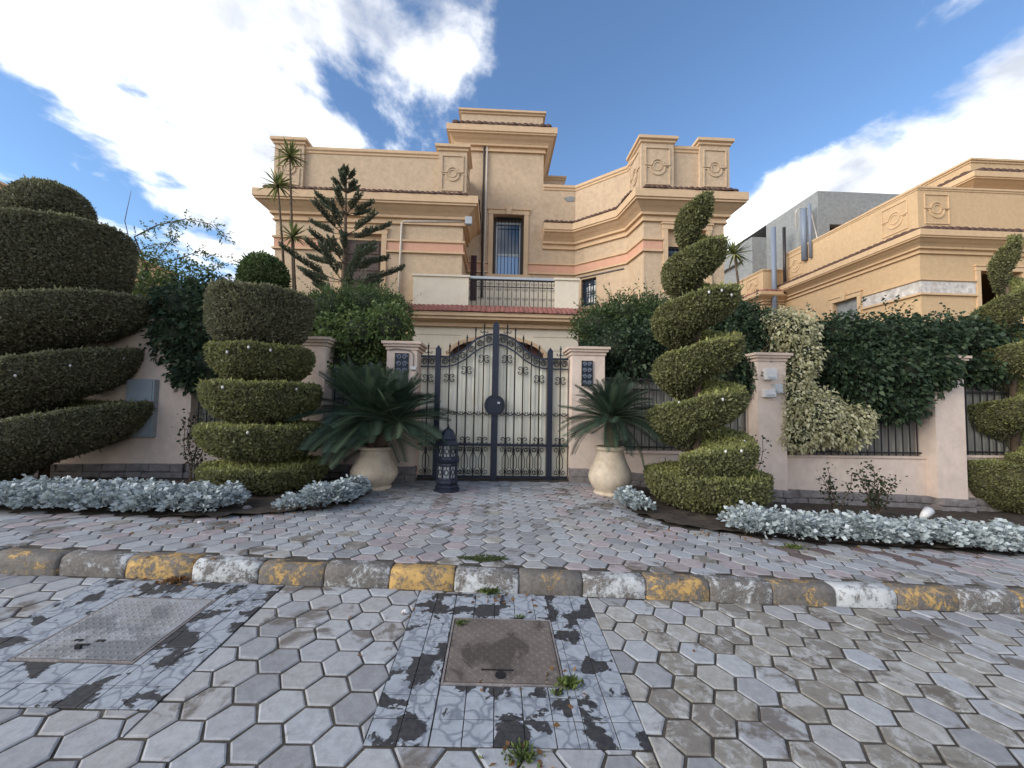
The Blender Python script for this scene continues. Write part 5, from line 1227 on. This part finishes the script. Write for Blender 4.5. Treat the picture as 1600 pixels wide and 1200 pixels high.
# ---------------------------------------------------------------- yuccas
def straps(c, n, L_, w_, up, mat, parent, name='leaf_head', tl=(0, 1)):
    b_v = []; b_f = []; tn = []
    for k in range(n):
        a = rng.random()*6.28; el = rng.uniform(-.55, 1.4) if up else rng.uniform(-.2, 1.3); Lk = L_*rng.uniform(.75, 1.1)
        d = np.array([math.cos(a)*math.cos(el), math.sin(a)*math.cos(el), math.sin(el)]); sd = np.array([-math.sin(a), math.cos(a), 0]); b = len(b_v); tv = tl[0]+(tl[1]-tl[0])*rng.random()
        for s_, ww in ((0, .5), (.35, 1), (.7, .7), (1, .05)):
            q = c+d*Lk*s_+np.array([0, 0, -.22*Lk*s_*s_*(1-.5*math.sin(max(el, 0)))]); b_v += [q+sd*w_*ww, q-sd*w_*ww]; tn += [tv, tv]
        for i in range(3): b_f.append((b+2*i, b+2*i+1, b+2*i+3, b+2*i+2))
    return link(name, mesh_np(name, np.array(b_v)-org(parent), b_f, mat, False, {'tone': np.array(tn)}), parent)
YY = 9.9
def yucca(label, stems, group):
    base = PY(stems[0][0][0], 500, YY); t = thing('yucca', label, 'yucca', (base[0], YY, .04), group)
    for st_ in stems:
        pts = [np.array([PY(st_[0][0], 480, YY)[0], YY, .0])]+[PY(x, y, YY) for x, y in st_]
        MB().tube(pts, [.045]+list(np.linspace(.035, .022, len(pts)-1)), 7).build('stem', Mt['pvc'] if False else Mt['bark'], t, True)
        straps(pts[-1], 64, .48, .024, True, Mt['lf_yuc'], t)
    return t
yucca('tall three headed yucca with thin stems at the sand villa corner', [[(459, 470), (456, 360), (453, 244)], [(446, 470), (441, 380), (434, 289)], [(462, 470), (460, 430), (458, 370)]], None)
yucca('single headed yucca between the sand villa and the orange villa', [[(1158, 480), (1152, 430), (1147, 396)]], None)
# ---------------------------------------------------------------- urns with cycads
def urn(label, px, ybase, wpx, ytop):
    p = GP(px, ybase-4); p[1] += .1; Y = p[1]; s_ = Y/FPX; z0 = pavez(p[0], Y); Hh = PY(px, ytop, Y)[2]-z0; R = wpx/2*s_
    t = thing('clay_urn', label, 'urn', (p[0], Y, z0), 'clay urns flanking the gate'); o0 = (p[0], Y, z0)
    prof = [(.68, 0), (.73, .0), (.755, .02), (.75, .05), (.69, .07), (.71, .085), (.83, .16), (.95, .26), (1.0, .36), (.985, .43), (.90, .54), (.78, .65), (.69, .75), (.63, .84), (.61, .90), (.62, .93)]
    MB().lathe([(r*R, z*Hh) for r, z in prof], o0, 40).build('body', Mt['urn'], t, True)
    MB().lathe([(.60*R, .90*Hh), (.68*R, .925*Hh), (.73*R, .955*Hh), (.70*R, .985*Hh), (.64*R, 1.0*Hh), (.53*R, .99*Hh), (.50*R, .93*Hh)], o0, 40).build('rim', Mt['urn'], t, True)
    MB().lathe([(.47*R, .94*Hh), (.30*R, .96*Hh)], o0, 20).build('soil', Mt['soil'], t)
    return p[0], Y, z0+.96*Hh
def frond_mesh(Lf, curve, tn):
    """pinnate frond along +x, arching by curve"""
    n = 58; Vv = []; Qq = []; T = []
    def q(s_): return np.array([Lf*s_*math.cos(curve*s_*.5), 0, Lf*s_*math.sin(-curve*s_*.55)+.0])
    rb_ = MB().tube([q(s_) for s_ in np.linspace(0, 1, 9)], list(np.linspace(.010, .003, 9)), 4)
    Vv += rb_.v; Qq += rb_.f[:-2]; T += [.9]*len(rb_.v)
    for i in range(n):
        s_ = .14+.86*i/(n-1); p = q(s_); t_ = nrmz(q(min(1, s_+.02))-q(s_-.02)); l = Lf*.20*math.sin(math.pi*(.12+.80*(s_-.1)))**.7+.02
        for sg in (1, -1):
            d = nrmz(np.array([0, sg, 0])*.85+t_*.62+np.array([0, 0, .32])); w_ = t_*.0062; b = len(Vv)
            Vv += [tuple(p-w_), tuple(p+d*l*.5+w_*1.1), tuple(p+d*l+np.array([0, 0, -.02*l])), tuple(p+d*l*.5-w_*1.1)]; Qq.append((b, b+1, b+2, b+3)); T += [tn+.25*rng.random()]*4
    return mesh_np('frond', Vv, Qq, Mt['lf_cyc'], False, {'tone': np.array(T)})
FR = [frond_mesh(1.0, c_, t_) for c_, t_ in ((.25, .3), (.5, .5), (.7, .2), (.15, .65), (.9, .3))]
def cycad(label, heads, base):
    t = thing('cycad', label, 'cycad', base, 'cycads planted in the clay urns')
    o0 = org(t)
    for (c_, R, n, tilt) in heads:
        c_ = np.array(c_); MB().tube([base, (np.array(base)+c_)/2, c_], [.10, .10, .07], 8).build('stem', Mt['bark'], t, True)
        for k in range(n):
            a = k*2.39996+rng.normal()*.1; f_ = (k+.5)/n; el = math.radians(82-100*f_**1.15+rng.normal()*5)
            o = link('frond', FR[(k*3+int(rng.integers(5))) % 5], t, tuple(c_-o0)); s_ = R*(.78+.25*f_)*rng.uniform(.85, 1.12); o.scale = (s_,)*3
            o.rotation_euler = (rng.normal()*.25, -el+tilt*math.cos(a), a)
    return t
ux, uy, uz = urn('clay urn under the double headed cycad, next to silver ground cover', 581, 768, 70, 697)
p1 = PY(578, 655, uy+.05); p2 = PY(618, 660, uy-.05)
cycad('large dark double headed cycad in the urn beside the lantern', [(p1, 1.12, 84, 0), (p2, .98, 60, 0)], (ux, uy, uz-.05))
ux, uy, uz = urn('clay urn under the single headed cycad, by the bright spiral topiary', 956, 778, 67, 697)
cycad('single headed cycad in the urn below the small iron panel', [(PY(955, 655, uy), .84, 84, 0)], (ux, uy, uz-.05))
# ---------------------------------------------------------------- lantern
p = GP(697, 768); p[1] += .08; s_ = p[1]/FPX; z0 = pavez(p[0], p[1]); Hh = PY(697, 665, p[1])[2]-z0; W_ = 18*s_
t = thing('garden_lantern', 'tall blue black metal lantern with patterned glass panels standing before the gate', 'lantern', (p[0], p[1], z0)); o0 = (p[0], p[1], z0); P8 = math.pi/8
lt = lambda nm, prof, mt=Mt['iron'], par=None: MB().lathe([(r*W_, z*Hh) for r, z in prof], o0, 8, P8).build(nm, mt, par or t)
lt('base', [(1.12, 0), (1.15, .02), (1.0, .05), (1.04, .07), (.9, .10), (.96, .125), (1.02, .14), (.98, .17), (.9, .185), (.86, .21)])
bl = lt('lower_body', [(.80, .205), (.80, .385)], Mt['lglass']); lt('middle_cornice', [(.86, .385), (.95, .40), (.92, .43), (1.06, .455), (1.10, .475), (.98, .495), (.93, .52), (.88, .535)])
bu = lt('upper_body', [(.78, .53), (.78, .70)], Mt['lglass']); lt('roof', [(.90, .70), (.95, .715), (.85, .745), (.72, .78), (.78, .80), (.72, .83), (.60, .87), (.52, .90), (.40, .935), (.22, .955), (.12, .965)])
lt('finial', [(.08, .955), (.14, .97), (.08, .985), (.03, 1.02)], Mt['ironb'])
def lpanels(par, za, zb):
    for k in range(8):
        a0, a1 = P8+k*math.pi/4, P8+(k+1)*math.pi/4; R = .82*W_
        A = np.array([o0[0]+R*math.cos(a0), o0[1]+R*math.sin(a0), 0]); Bq = np.array([o0[0]+R*math.cos(a1), o0[1]+R*math.sin(a1), 0]); pt = lambda u, z: tuple(A+(Bq-A)*u+np.array([0, 0, o0[2]+z*Hh]))
        MB().tube([pt(0, za), pt(0, zb)], .018, 6).build('corner_post', Mt['iron'], par)
        zc = (za+zb)/2; h_ = (zb-za)
        MB().tube([pt(.5+.26*math.cos(t_), zc+.22*h_*math.sin(t_)) for t_ in np.linspace(0, 2*math.pi, 13)[:-1]], .008, 4, True).build('fretwork_ring', Mt['ironb'], par)
        for (u0, v0, u1, v1) in ((.5, zc+.2*h_, .5, zb), (.5, zc-.2*h_, .5, za)): MB().tube([pt(u0, v0), pt(u1, v1)], .007, 4).build('fretwork_bar', Mt['ironb'], par)
lpanels(bl, .205, .385); lpanels(bu, .53, .70)
# ---------------------------------------------------------------- silver ground cover
def silver(label, spots, n_leaf=62):
    arr = []; c0 = None
    for (x, y, r, h) in spots:
        z = pavez(x, y)+.01; n = n_leaf; a = rng.random(n)*6.28; u = rng.random(n)**.6; hh = h*(1-.55*u**2)*(.55+.5*rng.random(n))
        for lv in (0, 1, 2):                              # three lobes for each leaf
            Bp = np.stack([x+r*u*np.cos(a), y+r*u*np.sin(a), z+hh], 1); el = .5+.6*(1-u)
            da = a+(lv-1)*.62; Dr = np.stack([np.cos(da), np.sin(da), el*.8+rng.normal(size=n)*.25], 1)
            arr.append(leaf_arrays(Bp+nrmz(Dr)*.02*(lv == 1), Dr, .058 if lv == 1 else .042, .34, np.clip(.22+.65*rng.random(n)*(.4+.6*hh/h), 0, 1), .15))
    Vs = []; Qs = []; Ts = []; b = 0
    for v, q, tn in arr: Vs.append(v); Qs.append(q+b); Ts.append(tn); b += len(v)
    o = link('silver_ground_cover', mesh_np('silver_ground_cover', np.concatenate(Vs), np.concatenate(Qs), Mt['lf_silver'], False, {'tone': np.concatenate(Ts)}))
    return tag(o, label, 'ground cover', None, 'stuff')
def along(poly, n, back, hs, rs=.15):
    P_ = [GP(*p)[:2] for p in poly]; d = np.cumsum([0]+[np.hypot(*(P_[i+1]-P_[i])) for i in range(len(P_)-1)]); o = []
    for k in range(n):
        s = rng.random()*d[-1]; x = np.interp(s, d, [q[0] for q in P_]); y = np.interp(s, d, [q[1] for q in P_])+back*rng.random()-.05
        o.append((x, y, rs*rng.uniform(.8, 1.25), hs*rng.uniform(.75, 1.2)))
    return o
silver('silvery dusty leaved ground cover in front of the dark spiral topiary', along([(-40, 795), (60, 800), (200, 803), (322, 808)], 150, .62, .23))
silver('silvery ground cover between the tiered topiary and the clay urn', along([(452, 800), (520, 793), (556, 776)], 46, .35, .22))
silver('silvery ground cover patch beside the single cycad urn', along([(980, 792), (1010, 806)], 14, .25, .2, .11))
silver('long silvery ground cover strip before the stained plaster wall', along([(1172, 836), (1260, 846), (1350, 850), (1480, 858), (1640, 868)], 150, .40, .23))
# ---------------------------------------------------------------- rose bushes, weeds and small things
def rose(label, px, py, Y, hgt, n, spread):
    x = PY(px, py, Y)[0]; z = pavez(x, Y); t = thing('rose_bush', label, 'rose bush', (x, Y, z)); arr = []
    for k in range(n):
        a = rng.random()*6.28; d = np.array([math.cos(a)*spread*rng.uniform(.3, 1), math.sin(a)*.25, hgt*rng.uniform(.65, 1.05)]); b = np.array([x, Y, z])
        pts = [b+d*s_+np.array([.03*math.sin(9*s_+k), 0, 0]) for s_ in np.linspace(0, 1, 7)]
        MB().tube(pts, list(np.linspace(.009, .004, 7)), 5).build('cane', Mt['bark'], t)
        for s_ in np.linspace(.35, 1, 7):
            q = b+d*s_; m_ = 7; arr.append(leaf_arrays(q+rng.normal(size=(m_, 3))*.045, rng.normal(size=(m_, 3)), .05, .35, rng.random(m_)))
    leaf_obj('leaves', arr, Mt['lf_rose'], t); return t
rose('bare twiggy rose bush before the stained plaster wall', 1368, 790, 6.0, .95, 9, .35)
rose('thin rose bush by the meter box pillar', 1175, 770, 6.3, 1.2, 4, .25)
rose('small dark rose bush against the fence by the tiered topiary', 300, 740, 6.6, 1.1, 7, .3)
rose('leggy rose cane growing beside the stained wall and far spiral', 1310, 790, 6.2, .7, 4, .25)
def weed(label, px, py, r, n, mat='lf_weed', h=.07):
    p = GP(px, py); t = thing('weed', label, 'weed', (p[0], p[1], p[2]), 'weeds in the paving joints')
    a = rng.random(n)*6.28; u = rng.random(n)*r*.5; Bp = np.stack([p[0]+u*np.cos(a), p[1]+u*np.sin(a)*.6, p[2]+.002+0*a], 1)
    leaf_obj('blades', [leaf_arrays(Bp, np.stack([np.cos(a)*.7, np.sin(a)*.7, .4+.6*rng.random(n)], 1), h*.62, .22, rng.random(n)), leaf_arrays(Bp+rng.normal(size=(n, 3))*np.array([r*.35, r*.22, .004]), rng.normal(size=(n, 3))+np.array([0, 0, .6]), h*.4, .35, rng.random(n))], Mt[mat], t, 'stuff')
for (lab, px, py, r, n, mt, h) in (('green weed tuft at the corner of the rusty manhole cover', 888, 1070, .10, 70, 'lf_weed', .06), ('green weed growing at the foot of the white kerb block', 768, 925, .12, 70, 'lf_weed', .08),
      ('weed with dead brown leaves at the bottom paving edge', 815, 1182, .12, 80, 'lf_weed', .05), ('small grass tuft on the rusty cover back edge', 722, 975, .06, 30, 'lf_weed', .045), ('dry brown weed clump by the yellow kerb block', 275, 908, .12, 60, 'dryleaf', .06),
      ('tiny weed at the back edge of the rusty cover', 812, 966, .05, 18, 'lf_weed', .035), ('grass tuft before the long silvery strip', 1240, 856, .14, 70, 'lf_weed', .06), ('low weed in the joint by the tiled apron corner', 870, 1085, .05, 20, 'lf_weed', .04)):
    weed(lab, px, py, r, n, mt, h)
p = GP(755, 874); b = MB(); V_ = [(p[0], p[1], pavez(p[0], p[1])+.016)]; nn = 26
for k in range(nn):
    a = 2*math.pi*k/nn; r = (.19+.05*math.sin(3*a)+.03*math.sin(7*a+1)); x, y = p[0]+r*math.cos(a)*1.0, p[1]+.01+r*.28*math.sin(a); V_.append((x, y, pavez(x, y)+.003))
b.add(V_, [(0, 1+k, 1+(k+1) % nn) for k in range(nn)]); o = b.build('moss_patch', Mt['moss'], None, True); tag(o, 'dark green moss patch on the pavers behind the white kerb block', 'moss')
a = rng.random(260)*6.28; u = rng.random(260)**.5; Bp = np.stack([p[0]+u*.2*np.cos(a), p[1]+u*.055*np.sin(a), pavez(p[0], p[1])+.004+0*a], 1)
link('tufts', mesh_np('tufts', leaf_arrays(Bp, np.stack([np.cos(a)*.5, np.sin(a)*.5, 1+0*a], 1), .022, .2, rng.random(260))[0], np.arange(1040).reshape(260, 4), Mt['moss']), o)
# fallen leaves
fall = []
for (x, y, n, sp_) in ((275, 910, 26, .15), (780, 935, 22, .12), (290, 820, 14, .3), (1420, 860, 24, .35), (640, 960, 5, .05), (815, 1190, 16, .12), (860, 1075, 10, .12), (1250, 855, 10, .3), (700, 1000, 5, .5), (1100, 1000, 8, .8), (520, 850, 12, .7), (440, 800, 40, .28), (1110, 836, 40, .3), (990, 815, 18, .2), (1230, 812, 40, .6), (1400, 815, 40, .6), (330, 815, 20, .3), (900, 830, 14, 1.)):
    c_ = GP(x, y)
    for k in range(n):
        X__, Y__ = c_[0]+rng.normal()*sp_, c_[1]+rng.normal()*sp_*.5; fall.append((X__, Y__, gz(X__, Y__)+.008))
fall = np.array(fall); n = len(fall); Vv, Qq, Tn = leaf_arrays(fall, np.stack([rng.normal(size=n), rng.normal(size=n), .12*rng.normal(size=n)], 1), .035, .3, rng.random(n))
o = link('fallen_leaves', mesh_np('fallen_leaves', Vv, Qq, Mt['dryleaf'], False, {'tone': Tn})); tag(o, 'scattered dry brown leaves lying on the paving', 'fallen leaves', None, 'stuff')
# white pebble, bed rocks and a garden spotlight
def rock(label, px, py, r, mat, cat='rock', group=None):
    p = GP(px, py); b = MB().lathe([(.3*r, 0), (.9*r, .15*r), (1.0*r, .4*r), (.75*r, .75*r), (.3*r, .92*r)], (p[0], p[1], p[2]-.1*r), 9)
    b.v = [(x+random.uniform(-.15, .15)*r, y+random.uniform(-.15, .15)*r, z+random.uniform(-.1, .1)*r) for x, y, z in b.v]; o = b.build('rock' if cat == 'rock' else 'pebble', mat, None, False, (p[0], p[1], p[2])); tag(o, label, cat, group)
rock('white pebble on the pavers beside the rusty cover apron', 633, 957, .024, Mt['white'], 'pebble'); rock('pale pebble on the pavers below the silvery cover', 312, 817, .022, Mt['white'], 'pebble')
for (x, y, r, lab) in ((355, 790, .09, 'dark rock at the foot of the tiered topiary'), (385, 797, .06, 'small dark stone before the tiered topiary'), (1232, 815, .08, 'flat rock in the bed before the stained wall')): rock(lab, x, y, r, Mt['stone'])
p = PY(1447, 803, 5.2); zb = pavez(p[0], p[1]); t = thing('garden_spotlight', 'small white garden spotlight standing in the silvery strip', 'spotlight', (p[0], p[1], zb))
MB().tube([(p[0], p[1], zb-.02), (p[0], p[1], p[2]-.02)], .014, 6).build('stake', Mt['ironb'], t); MB().tube([(p[0]-.07, p[1]-.01, p[2]-.05), (p[0]-.01, p[1], p[2]-.01), (p[0]+.07, p[1]+.02, p[2]+.045)], [.03, .05, .058], 12).build('lamp_head', Mt['white'], t, True)
